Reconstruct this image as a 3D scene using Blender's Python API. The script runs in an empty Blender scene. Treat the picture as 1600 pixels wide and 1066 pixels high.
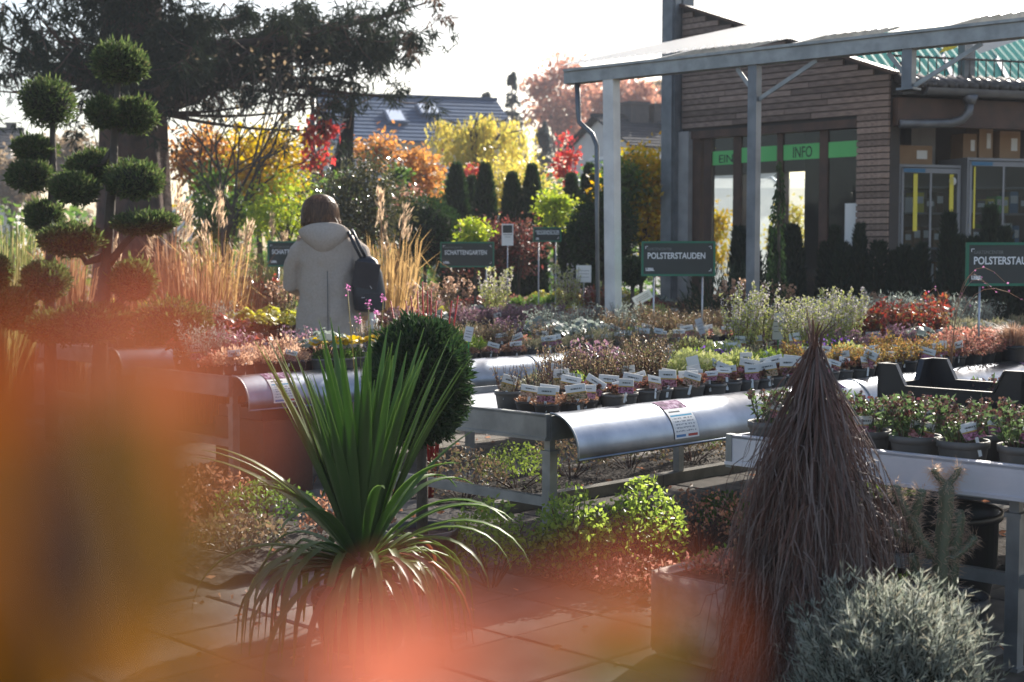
import bpy, bmesh, math, random
import numpy as np
from mathutils import Vector, Matrix

rng = random.Random(11)
nr = np.random.default_rng(11)
R = math.radians
sc = bpy.context.scene
COL = sc.collection

# ------------------------------------------------------------------ camera
F = 2222.0; CX, CY, HZ = 800.0, 533.0, 400.0
CAMH = 1.30
PITCH = math.atan((CY - HZ) / F)
cam_d = bpy.data.cameras.new('camera'); cam = bpy.data.objects.new('camera', cam_d); COL.objects.link(cam)
cam.location = (0, 0, CAMH); cam.rotation_euler = (math.pi / 2 - PITCH, 0, 0)
cam_d.sensor_width = 36; cam_d.lens = 36 * F / 1600
cam_d.clip_start = 0.02; cam_d.clip_end = 2000
cam_d.dof.use_dof = True; cam_d.dof.focus_distance = 5.9; cam_d.dof.aperture_fstop = 4.2
sc.camera = cam
# ------------------------------------------------------------------ sky, sun, exposure
SUN_AZ, SUN_EL = R(27), R(32)          # azimuth measured from +Y, negative = left
w = bpy.data.worlds.new("World"); sc.world = w; w.use_nodes = True
nt = w.node_tree; nt.nodes.clear()
sky = nt.nodes.new('ShaderNodeTexSky'); sky.sky_type = 'NISHITA'; sky.sun_disc = False
sky.sun_elevation = SUN_EL; sky.sun_rotation = SUN_AZ
sky.air_density = 1.0; sky.dust_density = 2.5; sky.ozone_density = 1.0
bg = nt.nodes.new('ShaderNodeBackground'); bg.inputs[1].default_value = 0.105
wo = nt.nodes.new('ShaderNodeOutputWorld')
nt.links.new(sky.outputs[0], bg.inputs[0]); nt.links.new(bg.outputs[0], wo.inputs[0])
sun_d = bpy.data.lights.new('sun', 'SUN'); sun = bpy.data.objects.new('sun', sun_d); COL.objects.link(sun)
sun_d.energy = 5.0; sun_d.angle = R(0.55); sun_d.color = (1.0, 0.93, 0.82)
sdir = Vector((math.sin(SUN_AZ) * math.cos(SUN_EL), math.cos(SUN_AZ) * math.cos(SUN_EL), math.sin(SUN_EL)))
sun.rotation_euler = sdir.to_track_quat('Z', 'Y').to_euler(); sun.location = (0, 0, 30)
sc.view_settings.view_transform = 'Standard'; sc.view_settings.look = 'None'
sc.view_settings.exposure = 1.2; sc.view_settings.gamma = 1.0
sc.view_settings.use_curve_mapping = False
sc.render.engine = 'CYCLES'
cy = sc.cycles
cy.use_denoising = True
cy.max_bounces = 7; cy.diffuse_bounces = 3; cy.glossy_bounces = 3; cy.transmission_bounces = 5
cy.transparent_max_bounces = 12; cy.volume_bounces = 0
cy.sample_clamp_indirect = 6.0; cy.caustics_reflective = False; cy.caustics_refractive = False

# ------------------------------------------------------------------ coordinates
def pt(px, py, D):
    """photo pixel + forward distance -> world point"""
    rx = (px - CX) / F; ry = -(py - CY) / F
    c, s = math.cos(PITCH), math.sin(PITCH)
    d = Vector((rx, c + ry * s, -s + ry * c))
    t = D / d.y
    return Vector((d.x * t, D, CAMH + d.z * t))
Q = math.sqrt(0.5)
def g(u, v, z=0.0):
    """garden grid: u runs right and away, v runs left and away"""
    return Vector(((u - v) * Q, (u + v) * Q, z))

# ------------------------------------------------------------------ mesh builder
class MB:
    def __init__(s):
        s.v = []; s.n = 0; s.fl = []; s.ft = []; s.mi = []; s.uv = []; s.has_uv = False; s.sm = []
    def _add(s, verts, faces, m=0, smooth=False, uvs=None):
        b = s.n
        verts = np.asarray(verts, dtype=np.float64).reshape(-1, 3)
        s.v.append(verts); s.n += len(verts)
        for i, f in enumerate(faces):
            s.fl.append(np.asarray(f, dtype=np.int64) + b); s.ft.append(np.array([len(f)])); s.mi.append(np.array([m]))
            s.sm.append(np.array([smooth]))
            s.uv.append(np.asarray(uvs[i], dtype=np.float64) if uvs is not None else np.zeros((len(f), 2)))
        if uvs is not None: s.has_uv = True
        return s
    def polys(s, arr, m=0, smooth=False):
        arr = np.asarray(arr)
        N, K = arr.shape[0], arr.shape[1]
        if N == 0: return s
        b = s.n
        s.v.append(arr.reshape(-1, 3)); s.n += N * K
        s.fl.append(np.arange(N * K) + b); s.ft.append(np.full(N, K)); s.mi.append(np.full(N, m)); s.sm.append(np.full(N, smooth))
        s.uv.append(np.zeros((N * K, 2)))
        return s
    def obox(s, c, ax, ay, az, m=0):
        c = np.array(c, float); ax, ay, az = (np.array(a, float) for a in (ax, ay, az))
        vs = [c + i * ax + j * ay + k * az for k in (-1, 1) for j in (-1, 1) for i in (-1, 1)]
        return s._add(vs, [(0, 2, 3, 1), (4, 5, 7, 6), (0, 1, 5, 4), (2, 6, 7, 3), (0, 4, 6, 2), (1, 3, 7, 5)], m)
    def box(s, x0, x1, y0, y1, z0, z1, m=0):
        return s.obox(((x0 + x1) / 2, (y0 + y1) / 2, (z0 + z1) / 2), ((x1 - x0) / 2, 0, 0), (0, (y1 - y0) / 2, 0), (0, 0, (z1 - z0) / 2), m)
    def bar(s, a, b, w, h=None, m=0):
        a = Vector(a); b = Vector(b); h = h or w
        d = (b - a); L = d.length; d.normalize()
        up = Vector((0, 0, 1)) if abs(d.z) < .95 else Vector((0, 1, 0))
        x = d.cross(up).normalized(); y = x.cross(d)
        return s.obox((a + b) / 2, d * L / 2, x * w / 2, y * h / 2, m)
    def tube(s, pts, rad, n=6, m=0, cap=True, smooth=True):
        P = [Vector(p) for p in pts]; k = len(P)
        rad = list(rad) if hasattr(rad, '__len__') else [rad] * k
        vs = []; x = None
        for i in range(k):
            d = (P[min(i + 1, k - 1)] - P[max(i - 1, 0)])
            if d.length < 1e-9: d = Vector((0, 0, 1))
            d.normalize()
            if x is None:
                up = Vector((0, 0, 1)) if abs(d.z) < .9 else Vector((1, 0, 0))
                x = d.cross(up).normalized()
            else:
                x = (x - d * x.dot(d)).normalized()
            y = d.cross(x)
            for j in range(n):
                a = 2 * math.pi * j / n
                vs.append(P[i] + (x * math.cos(a) + y * math.sin(a)) * rad[i])
        fs = []
        for i in range(k - 1):
            for j in range(n):
                fs.append((i * n + j, i * n + (j + 1) % n, (i + 1) * n + (j + 1) % n, (i + 1) * n + j))
        if cap: fs.append(tuple(reversed(range(n)))); fs.append(tuple((k - 1) * n + j for j in range(n)))
        return s._add([tuple(v) for v in vs], fs, m, smooth)
    def lathe(s, prof, n=16, c=(0, 0, 0), m=0, smooth=True, cap0=True, cap1=True):
        vs = []; k = len(prof)
        for r, z in prof:
            for j in range(n):
                a = 2 * math.pi * j / n
                vs.append((c[0] + r * math.cos(a), c[1] + r * math.sin(a), c[2] + z))
        fs = [(i * n + j, i * n + (j + 1) % n, (i + 1) * n + (j + 1) % n, (i + 1) * n + j) for i in range(k - 1) for j in range(n)]
        if cap0: fs.append(tuple(reversed(range(n))))
        if cap1: fs.append(tuple((k - 1) * n + j for j in range(n)))
        return s._add(vs, fs, m, smooth)
    def ell(s, c, r, nu=12, nv=8, m=0, jit=0.0, seed=0):
        rr = random.Random(seed); vs = []
        for i in range(nv + 1):
            t = math.pi * i / nv
            for j in range(nu):
                a = 2 * math.pi * j / nu; q = 1 + rr.uniform(-jit, jit)
                vs.append((c[0] + r[0] * q * math.sin(t) * math.cos(a), c[1] + r[1] * q * math.sin(t) * math.sin(a), c[2] + r[2] * q * math.cos(t)))
        fs = [(i * nu + j, (i + 1) * nu + j, (i + 1) * nu + (j + 1) % nu, i * nu + (j + 1) % nu) for i in range(nv) for j in range(nu)]
        return s._add(vs, fs, m, True)
    def mesh(s, name, mats):
        me = bpy.data.meshes.new(name)
        V = np.concatenate(s.v); L = np.concatenate(s.fl); T = np.concatenate(s.ft)
        me.vertices.add(len(V)); me.vertices.foreach_set('co', V.astype(np.float32).ravel())
        me.loops.add(len(L)); me.loops.foreach_set('vertex_index', L.astype(np.int32))
        me.polygons.add(len(T)); st = np.concatenate(([0], np.cumsum(T)[:-1]))
        me.polygons.foreach_set('loop_start', st.astype(np.int32))
        me.polygons.foreach_set('material_index', np.concatenate(s.mi).astype(np.int32))
        me.polygons.foreach_set('use_smooth', np.concatenate(s.sm).astype(bool))
        if s.has_uv:
            ul = me.uv_layers.new(name='UVMap'); ul.data.foreach_set('uv', np.concatenate(s.uv).astype(np.float32).ravel())
        for m in (mats if isinstance(mats, (list, tuple)) else [mats]): me.materials.append(m)
        me.update(calc_edges=True)
        return me
    def build(s, name, mats, parent=None, loc=None, rot=None):
        return link(name, s.mesh(name, mats), parent, loc, rot)

def link(name, me, parent=None, loc=None, rot=None, scale=None):
    o = bpy.data.objects.new(name, me); COL.objects.link(o)
    if parent is not None: o.parent = parent
    if loc is not None: o.location = loc
    if rot is not None: o.rotation_euler = rot
    if scale is not None: o.scale = scale if hasattr(scale, '__len__') else (scale,) * 3
    return o
def thing(name, label, cat, loc=(0, 0, 0), rotz=0, group=None):
    o = bpy.data.objects.new(name, None); COL.objects.link(o); o.empty_display_size = .1
    o.location = loc; o.rotation_euler = (0, 0, rotz)
    return tag(o, label, cat, group)
def tag(o, label, cat, group=None):
    o['label'] = label; o['category'] = cat
    if group: o['group'] = group
    return o
def struct(o):
    o['kind'] = 'structure'; return o

ORD = ('first second third fourth fifth sixth seventh eighth ninth tenth eleventh twelfth thirteenth fourteenth fifteenth sixteenth seventeenth '
       'eighteenth nineteenth twentieth').split()
def ordn(i):
    if i < 20: return ORD[i]
    t, o = divmod(i + 1, 10)
    base = {2: 'twent', 3: 'thirt', 4: 'fort', 5: 'fift'}[t]
    return base + 'ieth' if o == 0 else base + 'y-' + ORD[o - 1]

# ------------------------------------------------------------------ materials
def newmat(name):
    m = bpy.data.materials.new(name); m.use_nodes = True; t = m.node_tree; t.nodes.clear()
    out = t.nodes.new('ShaderNodeOutputMaterial')
    return m, t, out
def nd(t, typ, **kw):
    n = t.nodes.new(typ)
    for k, v in kw.items():
        if k.startswith('i_'):
            n.inputs[k[2:].replace('_', ' ')].default_value = v
        else: setattr(n, k, v)
    return n
def rgba(c): return (c[0], c[1], c[2], 1.0)
def pbr(name, col, rough=.6, metal=0.0, col2=None, scale=6.0, bump=0.0, bscale=60.0, spec=.5, rnd=0.0, detail=6.0, rough2=None):
    m, t, out = newmat(name)
    p = nd(t, 'ShaderNodeBsdfPrincipled'); p.inputs['Roughness'].default_value = rough; p.inputs['Metallic'].default_value = metal
    p.inputs['Specular IOR Level'].default_value = spec
    tc = nd(t, 'ShaderNodeTexCoord')
    csock = None
    if col2 is not None:
        n = nd(t, 'ShaderNodeTexNoise'); n.inputs['Scale'].default_value = scale; n.inputs['Detail'].default_value = detail
        t.links.new(tc.outputs['Object'], n.inputs['Vector'])
        r = nd(t, 'ShaderNodeValToRGB'); r.color_ramp.elements[0].position = .35; r.color_ramp.elements[1].position = .65
        r.color_ramp.elements[0].color = rgba(col); r.color_ramp.elements[1].color = rgba(col2)
        t.links.new(n.outputs['Fac'], r.inputs['Fac']); csock = r.outputs['Color']
        if rough2 is not None:
            mr = nd(t, 'ShaderNodeMapRange'); mr.inputs['To Min'].default_value = rough; mr.inputs['To Max'].default_value = rough2
            t.links.new(n.outputs['Fac'], mr.inputs['Value']); t.links.new(mr.outputs[0], p.inputs['Roughness'])
    else:
        c = nd(t, 'ShaderNodeRGB'); c.outputs[0].default_value = rgba(col); csock = c.outputs[0]
    if rnd:
        oi = nd(t, 'ShaderNodeObjectInfo'); mr = nd(t, 'ShaderNodeMapRange')
        mr.inputs['To Min'].default_value = 1 - rnd; mr.inputs['To Max'].default_value = 1 + rnd
        t.links.new(oi.outputs['Random'], mr.inputs['Value'])
        h = nd(t, 'ShaderNodeHueSaturation'); t.links.new(mr.outputs[0], h.inputs['Value']); t.links.new(csock, h.inputs['Color'])
        csock = h.outputs['Color']
    t.links.new(csock, p.inputs['Base Color'])
    if bump:
        b = nd(t, 'ShaderNodeBump'); b.inputs['Strength'].default_value = bump; b.inputs['Distance'].default_value = .02
        n2 = nd(t, 'ShaderNodeTexNoise'); n2.inputs['Scale'].default_value = bscale; n2.inputs['Detail'].default_value = 5
        t.links.new(tc.outputs['Object'], n2.inputs['Vector']); t.links.new(n2.outputs['Fac'], b.inputs['Height'])
        t.links.new(b.outputs[0], p.inputs['Normal'])
    t.links.new(p.outputs[0], out.inputs['Surface'])
    return m
def leafm(name, cols, trans=.5, rough=.42, spec=.42, boost=2.3):
    boost = min(boost, .80 / max(max(c) for c in cols))
    """cols: leaf colours, one picked per leaf"""
    m, t, out = newmat(name)
    gm = nd(t, 'ShaderNodeNewGeometry'); r = nd(t, 'ShaderNodeValToRGB')
    els = r.color_ramp.elements
    while len(els) < len(cols): els.new(.5)
    for i, c in enumerate(cols):
        els[i].position = i / max(1, len(cols) - 1); 
    for i, c in enumerate(cols): els[i].color = rgba(c)
    t.links.new(gm.outputs['Random Per Island'], r.inputs['Fac'])
    p = nd(t, 'ShaderNodeBsdfPrincipled'); p.inputs['Roughness'].default_value = rough; p.inputs['Specular IOR Level'].default_value = spec
    t.links.new(r.outputs['Color'], p.inputs['Base Color'])
    tr = nd(t, 'ShaderNodeBsdfTranslucent')
    h = nd(t, 'ShaderNodeHueSaturation'); h.inputs['Value'].default_value = boost; h.inputs['Saturation'].default_value = 1.08
    t.links.new(r.outputs['Color'], h.inputs['Color']); t.links.new(h.outputs['Color'], tr.inputs['Color'])
    mx = nd(t, 'ShaderNodeMixShader'); mx.inputs[0].default_value = trans
    t.links.new(p.outputs[0], mx.inputs[1]); t.links.new(tr.outputs[0], mx.inputs[2]); t.links.new(mx.outputs[0], out.inputs['Surface'])
    return m

MT = {}
MT['ground'] = pbr('ground', (.15, .135, .12), .9, col2=(.10, .09, .075), scale=.6, bump=.3, bscale=30, spec=.1)
MT['paver'] = pbr('paver', (.20, .18, .16), .9, col2=(.12, .11, .10), scale=5, bump=.25, bscale=90, rnd=.16, spec=.12)
MT['soil'] = pbr('soil', (.055, .04, .028), .95, col2=(.03, .022, .016), scale=25, bump=.9, bscale=45)
MT['kerb'] = pbr('kerb', (.26, .24, .20), .9, col2=(.17, .155, .13), scale=9, bump=.3, bscale=70, rnd=.12)
MT['galv'] = pbr('galvanised', (.27, .30, .35), .26, 1.0, col2=(.15, .175, .215), scale=5, bump=.03, bscale=30, rough2=.36)
MT['galv_dull'] = pbr('galvanised_dull', (.34, .35, .35), .5, .75, col2=(.24, .25, .25), scale=10, bump=.05)
MT['alu'] = pbr('aluminium', (.46, .47, .50), .42, .85, col2=(.38, .39, .42), scale=7, bump=.03)
MT['alu_pale'] = pbr('aluminium_pale', (.66, .65, .69), .5, .35, col2=(.56, .555, .60), scale=6, bump=.03)
MT['steel'] = pbr('steel_post', (.22, .235, .25), .55, .5, col2=(.15, .165, .18), scale=7, bump=.06)
MT['post_white'] = pbr('post_pale', (.72, .71, .68), .6, 0, col2=(.55, .54, .52), scale=5, bump=.1)
MT['conc'] = pbr('concrete', (.33, .32, .31), .8, col2=(.25, .245, .24), scale=6, bump=.2)
MT['pot_black'] = pbr('pot_black', (.018, .018, .02), .45, col2=(.03, .03, .03), scale=9)
MT['pot_taupe'] = pbr('pot_taupe', (.115, .105, .095), .55, col2=(.085, .078, .072), scale=9, bump=.05)
MT['pot_brown'] = pbr('pot_brown', (.06, .045, .035), .5, col2=(.045, .035, .03), scale=9)
MT['pot_red'] = pbr('pot_red', (.05, .014, .011), .5, col2=(.035, .011, .009), scale=6)
MT['crate'] = pbr('crate_plastic', (.012, .012, .016), .35, col2=(.018, .018, .022), scale=6, bump=.04)
MT['stone'] = pbr('trough_stone', (.33, .27, .24), .9, col2=(.17, .14, .11), scale=11, bump=.5, bscale=35)
MT['board'] = pbr('larch_board', (.31, .225, .18), .8, col2=(.17, .12, .10), scale=9, bump=.35, bscale=45, rnd=.35)
MT['wood_dark'] = pbr('wood_dark', (.085, .042, .026), .6, col2=(.05, .027, .018), scale=6, bump=.15, rnd=.1)
MT['dark_in'] = pbr('interior_dark', (.045, .04, .038), .8, col2=(.03, .027, .026), scale=2)
MT['floor_in'] = pbr('interior_floor', (.12, .11, .10), .5, col2=(.09, .085, .08), scale=3)
MT['green_band'] = pbr('green_sign_film', (.10, .48, .13), .5, col2=(.12, .52, .15), scale=3)
MT['white'] = pbr('white_paint', (.78, .78, .76), .55, col2=(.70, .70, .68), scale=5)
MT['ink'] = pbr('ink', (.02, .02, .02), .6)
MT['txt_white'] = pbr('lettering_white', (.80, .80, .80), .5)
MT['txt_gray'] = pbr('lettering_grey', (.20, .21, .20), .6)
MT['sign_frame'] = pbr('sign_green_frame', (.015, .17, .095), .45, col2=(.018, .145, .08), scale=5)
MT['sign_panel'] = pbr('sign_panel', (.045, .05, .045), .6, col2=(.038, .042, .038), scale=4)
MT['stake_green'] = pbr('stake_green', (.02, .30, .07), .4)
MT['coat'] = pbr('coat_wool', (.50, .42, .355), .95, col2=(.45, .375, .315), scale=70, bump=.5, bscale=180, spec=.15)
MT['hood_in'] = pbr('scarf_grey', (.16, .15, .145), .9, bump=.4, bscale=120)
MT['hair'] = pbr('hair', (.06, .028, .014), .5, col2=(.035, .016, .009), scale=30, spec=.4)
MT['skin'] = pbr('skin', (.52, .32, .235), .55, col2=(.48, .29, .21), scale=12)
MT['leather'] = pbr('bag_leather', (.012, .013, .02), .4, col2=(.02, .02, .028), scale=12, bump=.08)
MT['jeans'] = pbr('trousers', (.03, .035, .05), .9, col2=(.022, .026, .04), scale=30)
MT['shoe'] = pbr('shoe', (.03, .02, .015), .5)
MT['bark_seq'] = pbr('bark_sequoia', (.10, .055, .04), .95, col2=(.035, .022, .018), scale=5, bump=1.0, bscale=14)
MT['bark'] = pbr('bark', (.085, .065, .05), .9, col2=(.05, .04, .03), scale=12, bump=.6, bscale=30)
MT['bark_far'] = pbr('bark_far', (.10, .08, .07), .9)
MT['twig'] = pbr('twig_brown', (.13, .056, .038), .6, col2=(.055, .027, .02), scale=9, bump=.3, rnd=.1)
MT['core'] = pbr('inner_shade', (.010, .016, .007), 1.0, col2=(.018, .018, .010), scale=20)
MT['roof'] = pbr('roof_grey', (.07, .105, .17), .9, spec=.08, col2=(.06, .09, .145), scale=3, rnd=.08)
MT['roof2'] = pbr('roof_slate', (.06, .06, .068), .9, spec=.08, col2=(.045, .046, .052), scale=4, rnd=.1)
MT['render'] = pbr('wall_render', (.62, .60, .57), .85, col2=(.55, .53, .50), scale=2)
MT['render_blue'] = pbr('wall_render_pale', (.50, .51, .53), .85, col2=(.45, .46, .48), scale=2)
MT['chimney'] = pbr('chimney', (.08, .07, .07), .85, col2=(.06, .055, .055), scale=8)
MT['skylight'] = pbr('skylight_glass', (.55, .62, .70), .08, 0.6)
MT['cardboard'] = pbr('cardboard', (.33, .21, .12), .85, col2=(.28, .175, .10), scale=5, rnd=.15)
MT['cab'] = pbr('cabinet_grey', (.25, .26, .28), .5, col2=(.22, .23, .25), scale=3)
MT['yellow'] = pbr('yellow_strip', (.72, .62, .06), .5)
MT['blue_lbl'] = pbr('blue_label', (.04, .16, .30), .5)
MT['tubeblk'] = pbr('tub_black', (.012, .012, .013), .35, col2=(.022, .021, .02), scale=6)
MT['flag'] = pbr('flag_black', (.012, .012, .016), .8)
MT['pipe'] = pbr('zinc_pipe', (.16, .175, .19), .45, .6, col2=(.12, .13, .145), scale=8)
MT['hoop'] = pbr('hoop_steel', (.66, .68, .70), .35, .7)
MT['tile_dark'] = pbr('eave_tile', (.05, .045, .042), .4, col2=(.035, .032, .03), scale=6, rnd=.2)
MT['paper'] = pbr('paper_white', (.74, .74, .72), .7)
MT['petal_y'] = leafm('petal_yellow', [(.62, .42, .01), (.70, .50, .02)], .3)

def glassm(name, tint=(1, 1, 1), refl=.12):
    m, t, out = newmat(name)
    tr = nd(t, 'ShaderNodeBsdfTransparent'); tr.inputs[0].default_value = rgba(tint)
    gl = nd(t, 'ShaderNodeBsdfGlossy'); gl.inputs['Roughness'].default_value = .02
    fr = nd(t, 'ShaderNodeFresnel'); fr.inputs[0].default_value = 1.3
    ad = nd(t, 'ShaderNodeMath', operation='ADD'); ad.inputs[1].default_value = refl; ad.use_clamp = True
    mx = nd(t, 'ShaderNodeMixShader')
    t.links.new(fr.outputs[0], ad.inputs[0]); t.links.new(ad.outputs[0], mx.inputs[0])
    t.links.new(tr.outputs[0], mx.inputs[1]); t.links.new(gl.outputs[0], mx.inputs[2]); t.links.new(mx.outputs[0], out.inputs[0])
    return m
MT['glass'] = glassm('window_glass', (.80, .84, .84), .0)
MT['glass_cab'] = glassm('cabinet_glass', (.7, .74, .76), .0)
def sheetm(name, col, tr_col, trans=.55, rough=.25, clear=0.0):
    m, t, out = newmat(name)
    p = nd(t, 'ShaderNodeBsdfPrincipled'); p.inputs['Base Color'].default_value = rgba(col); p.inputs['Roughness'].default_value = rough
    tr = nd(t, 'ShaderNodeBsdfTranslucent'); tr.inputs[0].default_value = rgba(tr_col)
    mx = nd(t, 'ShaderNodeMixShader'); mx.inputs[0].default_value = trans
    t.links.new(p.outputs[0], mx.inputs[1]); t.links.new(tr.outputs[0], mx.inputs[2])
    cl = nd(t, 'ShaderNodeBsdfTransparent'); m2 = nd(t, 'ShaderNodeMixShader'); m2.inputs[0].default_value = clear
    t.links.new(mx.outputs[0], m2.inputs[1]); t.links.new(cl.outputs[0], m2.inputs[2]); t.links.new(m2.outputs[0], out.inputs[0])
    return m
MT['sheet_white'] = sheetm('corrugated_sheet', (.82, .82, .80), (.93, .93, .92), .6, .25, .45)
MT['sheet_teal'] = sheetm('teal_sheet', (.10, .52, .48), (.16, .80, .72), .7, .4, .0)

def printm(name, kind):
    """printed card: white field with a line of print and a picture field (UV)"""
    m, t, out = newmat(name)
    uv = nd(t, 'ShaderNodeTexCoord'); sp = nd(t, 'ShaderNodeSeparateXYZ'); t.links.new(uv.outputs['UV'], sp.inputs[0])
    p = nd(t, 'ShaderNodeBsdfPrincipled'); p.inputs['Roughness'].default_value = .8; p.inputs['Specular IOR Level'].default_value = .08
    oi = nd(t, 'ShaderNodeObjectInfo')
    def mth(op, a, b=None, cl=False):
        n = nd(t, 'ShaderNodeMath', operation=op); n.use_clamp = cl
        for i, x in enumerate((a, b)):
            if x is None: continue
            if isinstance(x, (int, float)): n.inputs[i].default_value = x
            else: t.links.new(x, n.inputs[i])
        return n.outputs[0]
    def band(s, a, b): return mth('MULTIPLY', mth('GREATER_THAN', s, a), mth('LESS_THAN', s, b))
    def mixc(f, a, b):
        n = nd(t, 'ShaderNodeMix', data_type='RGBA'); t.links.new(f, n.inputs[0])
        for i, x in ((6, a), (7, b)):
            if isinstance(x, tuple): n.inputs[i].default_value = rgba(x)
            else: t.links.new(x, n.inputs[i])
        return n.outputs[2]
    U, V = sp.outputs[0], sp.outputs[1]
    no = nd(t, 'ShaderNodeTexNoise', noise_dimensions='4D'); no.inputs['Scale'].default_value = 7 if kind == 'tag' else 9; no.inputs['Detail'].default_value = 3
    t.links.new(uv.outputs['UV'], no.inputs['Vector']); t.links.new(mth('MULTIPLY', oi.outputs['Random'], 40.0), no.inputs['W'])
    rp = nd(t, 'ShaderNodeValToRGB'); e = rp.color_ramp.elements
    pal = [(.05, .09, .03), (.40, .05, .07), (.62, .22, .26), (.12, .16, .05)] if kind == 'tag' else [(.06, .03, .06), (.13, .06, .12), (.28, .17, .26), (.42, .36, .42)]
    e.new(.5); e.new(.6)
    for i, (q, c) in enumerate(zip((.36, .46, .56, .68), pal)): e[i].position = q; e[i].color = rgba(c)
    t.links.new(no.outputs['Fac'], rp.inputs['Fac'])
    hs = nd(t, 'ShaderNodeHueSaturation'); hs.inputs['Saturation'].default_value = .8; t.links.new(mth('ADD', mth('MULTIPLY', oi.outputs['Random'], .16 if kind == 'tag' else 0.0), .44 if kind == 'tag' else .5), hs.inputs['Hue']); t.links.new(rp.outputs['Color'], hs.inputs['Color'])
    W = (.76, .75, .72)
    if kind == 'tag':
        c = mixc(mth('LESS_THAN', V, .42), W, hs.outputs['Color'])
        c = mixc(band(V, .42, .50), c, (.55, .36, .10))
        wv = nd(t, 'ShaderNodeTexNoise'); wv.noise_dimensions = '1D'; wv.inputs['Scale'].default_value = 22; t.links.new(U, wv.inputs['W'])
        ln = mth('MULTIPLY', mth('MULTIPLY', band(V, .66, .76), band(U, .22, .80)), mth('GREATER_THAN', wv.outputs['Fac'], .42))
        c = mixc(ln, c, (.14, .15, .13))
    else:
        c = mixc(mth('GREATER_THAN', V, .66), W, rp.outputs['Color'])
        c = mixc(mth('MULTIPLY', band(V, .56, .60), band(U, .1, .55)), c, (.10, .11, .12))
        c = mixc(mth('MULTIPLY', band(V, .46, .50), band(U, .06, .94)), c, (.10, .33, .48))
        fr = mth('FRACT', mth('MULTIPLY', V, 15.0))
        wv = nd(t, 'ShaderNodeTexNoise'); wv.noise_dimensions = '2D'; wv.inputs['Scale'].default_value = 14; t.links.new(uv.outputs['UV'], wv.inputs['Vector'])
        tx = mth('MULTIPLY', mth('MULTIPLY', band(V, .10, .44), band(U, .08, .9)), mth('MULTIPLY', mth('LESS_THAN', fr, .42), mth('GREATER_THAN', wv.outputs['Fac'], .47)))
        c = mixc(tx, c, (.30, .31, .32))
        c = mixc(mth('MULTIPLY', band(V, .03, .08), band(U, .06, .45)), c, (.12, .25, .45))
        c = mixc(mth('MULTIPLY', band(V, .03, .08), band(U, .55, .94)), c, (.45, .09, .07))
    t.links.new(c, p.inputs['Base Color'])
    # thin card lets some light through
    tr = nd(t, 'ShaderNodeBsdfTranslucent'); t.links.new(c, tr.inputs[0])
    mx = nd(t, 'ShaderNodeMixShader'); mx.inputs[0].default_value = .30 if kind == 'tag' else .0
    t.links.new(p.outputs[0], mx.inputs[1]); t.links.new(tr.outputs[0], mx.inputs[2]); t.links.new(mx.outputs[0], out.inputs[0])
    return m
MT['tag'] = printm('plant_tag_print', 'tag')
MT['poster'] = printm('info_sheet_print', 'poster')

# leaf palettes
LM = {}
LM['sequoia'] = leafm('needles_sequoia', [(.012, .020, .014), (.020, .032, .020), (.032, .042, .022), (.016, .027, .018)], .10, .85, .06)
LM['seq_brown'] = leafm('needles_brown', [(.06, .032, .02), (.085, .042, .024)], .2)
LM['thuja'] = leafm('scales_thuja', [(.012, .028, .012), (.022, .045, .016), (.035, .06, .02)], .2, .6, .2)
LM['topiary'] = leafm('scales_topiary', [(.022, .042, .014), (.045, .07, .022), (.10, .13, .045), (.035, .055, .018), (.09, .085, .04)], .35, .6, .2)
LM['dkconifer'] = leafm('scales_dark', [(.010, .02, .014), (.016, .03, .02), (.025, .04, .022)], .12, .65, .15)
LM['yellow'] = leafm('leaf_yellow', [(.42, .26, .015), (.50, .36, .03), (.32, .28, .03), (.50, .28, .02), (.22, .24, .03)], .5)
LM['lime'] = leafm('leaf_lime', [(.22, .28, .03), (.32, .36, .05), (.14, .22, .03), (.40, .40, .07)], .5)
LM['gold'] = leafm('leaf_willow', [(.44, .36, .09), (.36, .33, .08), (.48, .36, .09), (.26, .28, .07)], .55)
LM['orange'] = leafm('leaf_orange', [(.34, .15, .05), (.38, .20, .07), (.24, .10, .04), (.18, .12, .05)], .55)
LM['red'] = leafm('leaf_red', [(.36, .04, .05), (.42, .08, .07), (.26, .03, .04), (.40, .13, .07)], .5)
LM['green'] = leafm('leaf_green', [(.04, .08, .02), (.06, .11, .025), (.09, .14, .03), (.05, .07, .03)], .5)
LM['olive'] = leafm('leaf_olive_glossy', [(.03, .035, .015), (.05, .05, .02), (.07, .065, .03)], .25, .22, .8)
LM['pinkfar'] = leafm('leaf_russet_far', [(.34, .17, .13), (.26, .13, .10), (.40, .22, .14)], .5)
LM['brownfar'] = leafm('leaf_brown_far', [(.14, .11, .08), (.18, .13, .08), (.10, .09, .07)], .5)
LM['bluefar'] = leafm('needles_far', [(.03, .045, .05), (.045, .06, .06)], .2)
LM['maroon'] = leafm('leaf_maroon', [(.07, .025, .022), (.10, .03, .028), (.05, .025, .02), (.09, .045, .03)], .5)
LM['straw'] = leafm('grass_straw', [(.27, .185, .085), (.34, .23, .11), (.19, .125, .06), (.24, .155, .075)], .5)
LM['strawbr'] = leafm('grass_russet', [(.14, .075, .045), (.19, .105, .06), (.11, .06, .04), (.21, .14, .085)], .55)
LM['reed'] = leafm('grass_green', [(.07, .09, .03), (.12, .13, .05), (.20, .17, .08), (.06, .08, .03)], .55)
LM['plume'] = leafm('grass_plume', [(.36, .28, .20), (.28, .20, .14)], .55)
LM['semper'] = leafm('houseleek', [(.10, .035, .028), (.16, .06, .05), (.11, .09, .05), (.20, .09, .06), (.08, .025, .022)], .25)
LM['sedumbr'] = leafm('sedum_brown', [(.17, .09, .06), (.22, .13, .085), (.12, .06, .04)], .25)
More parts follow.
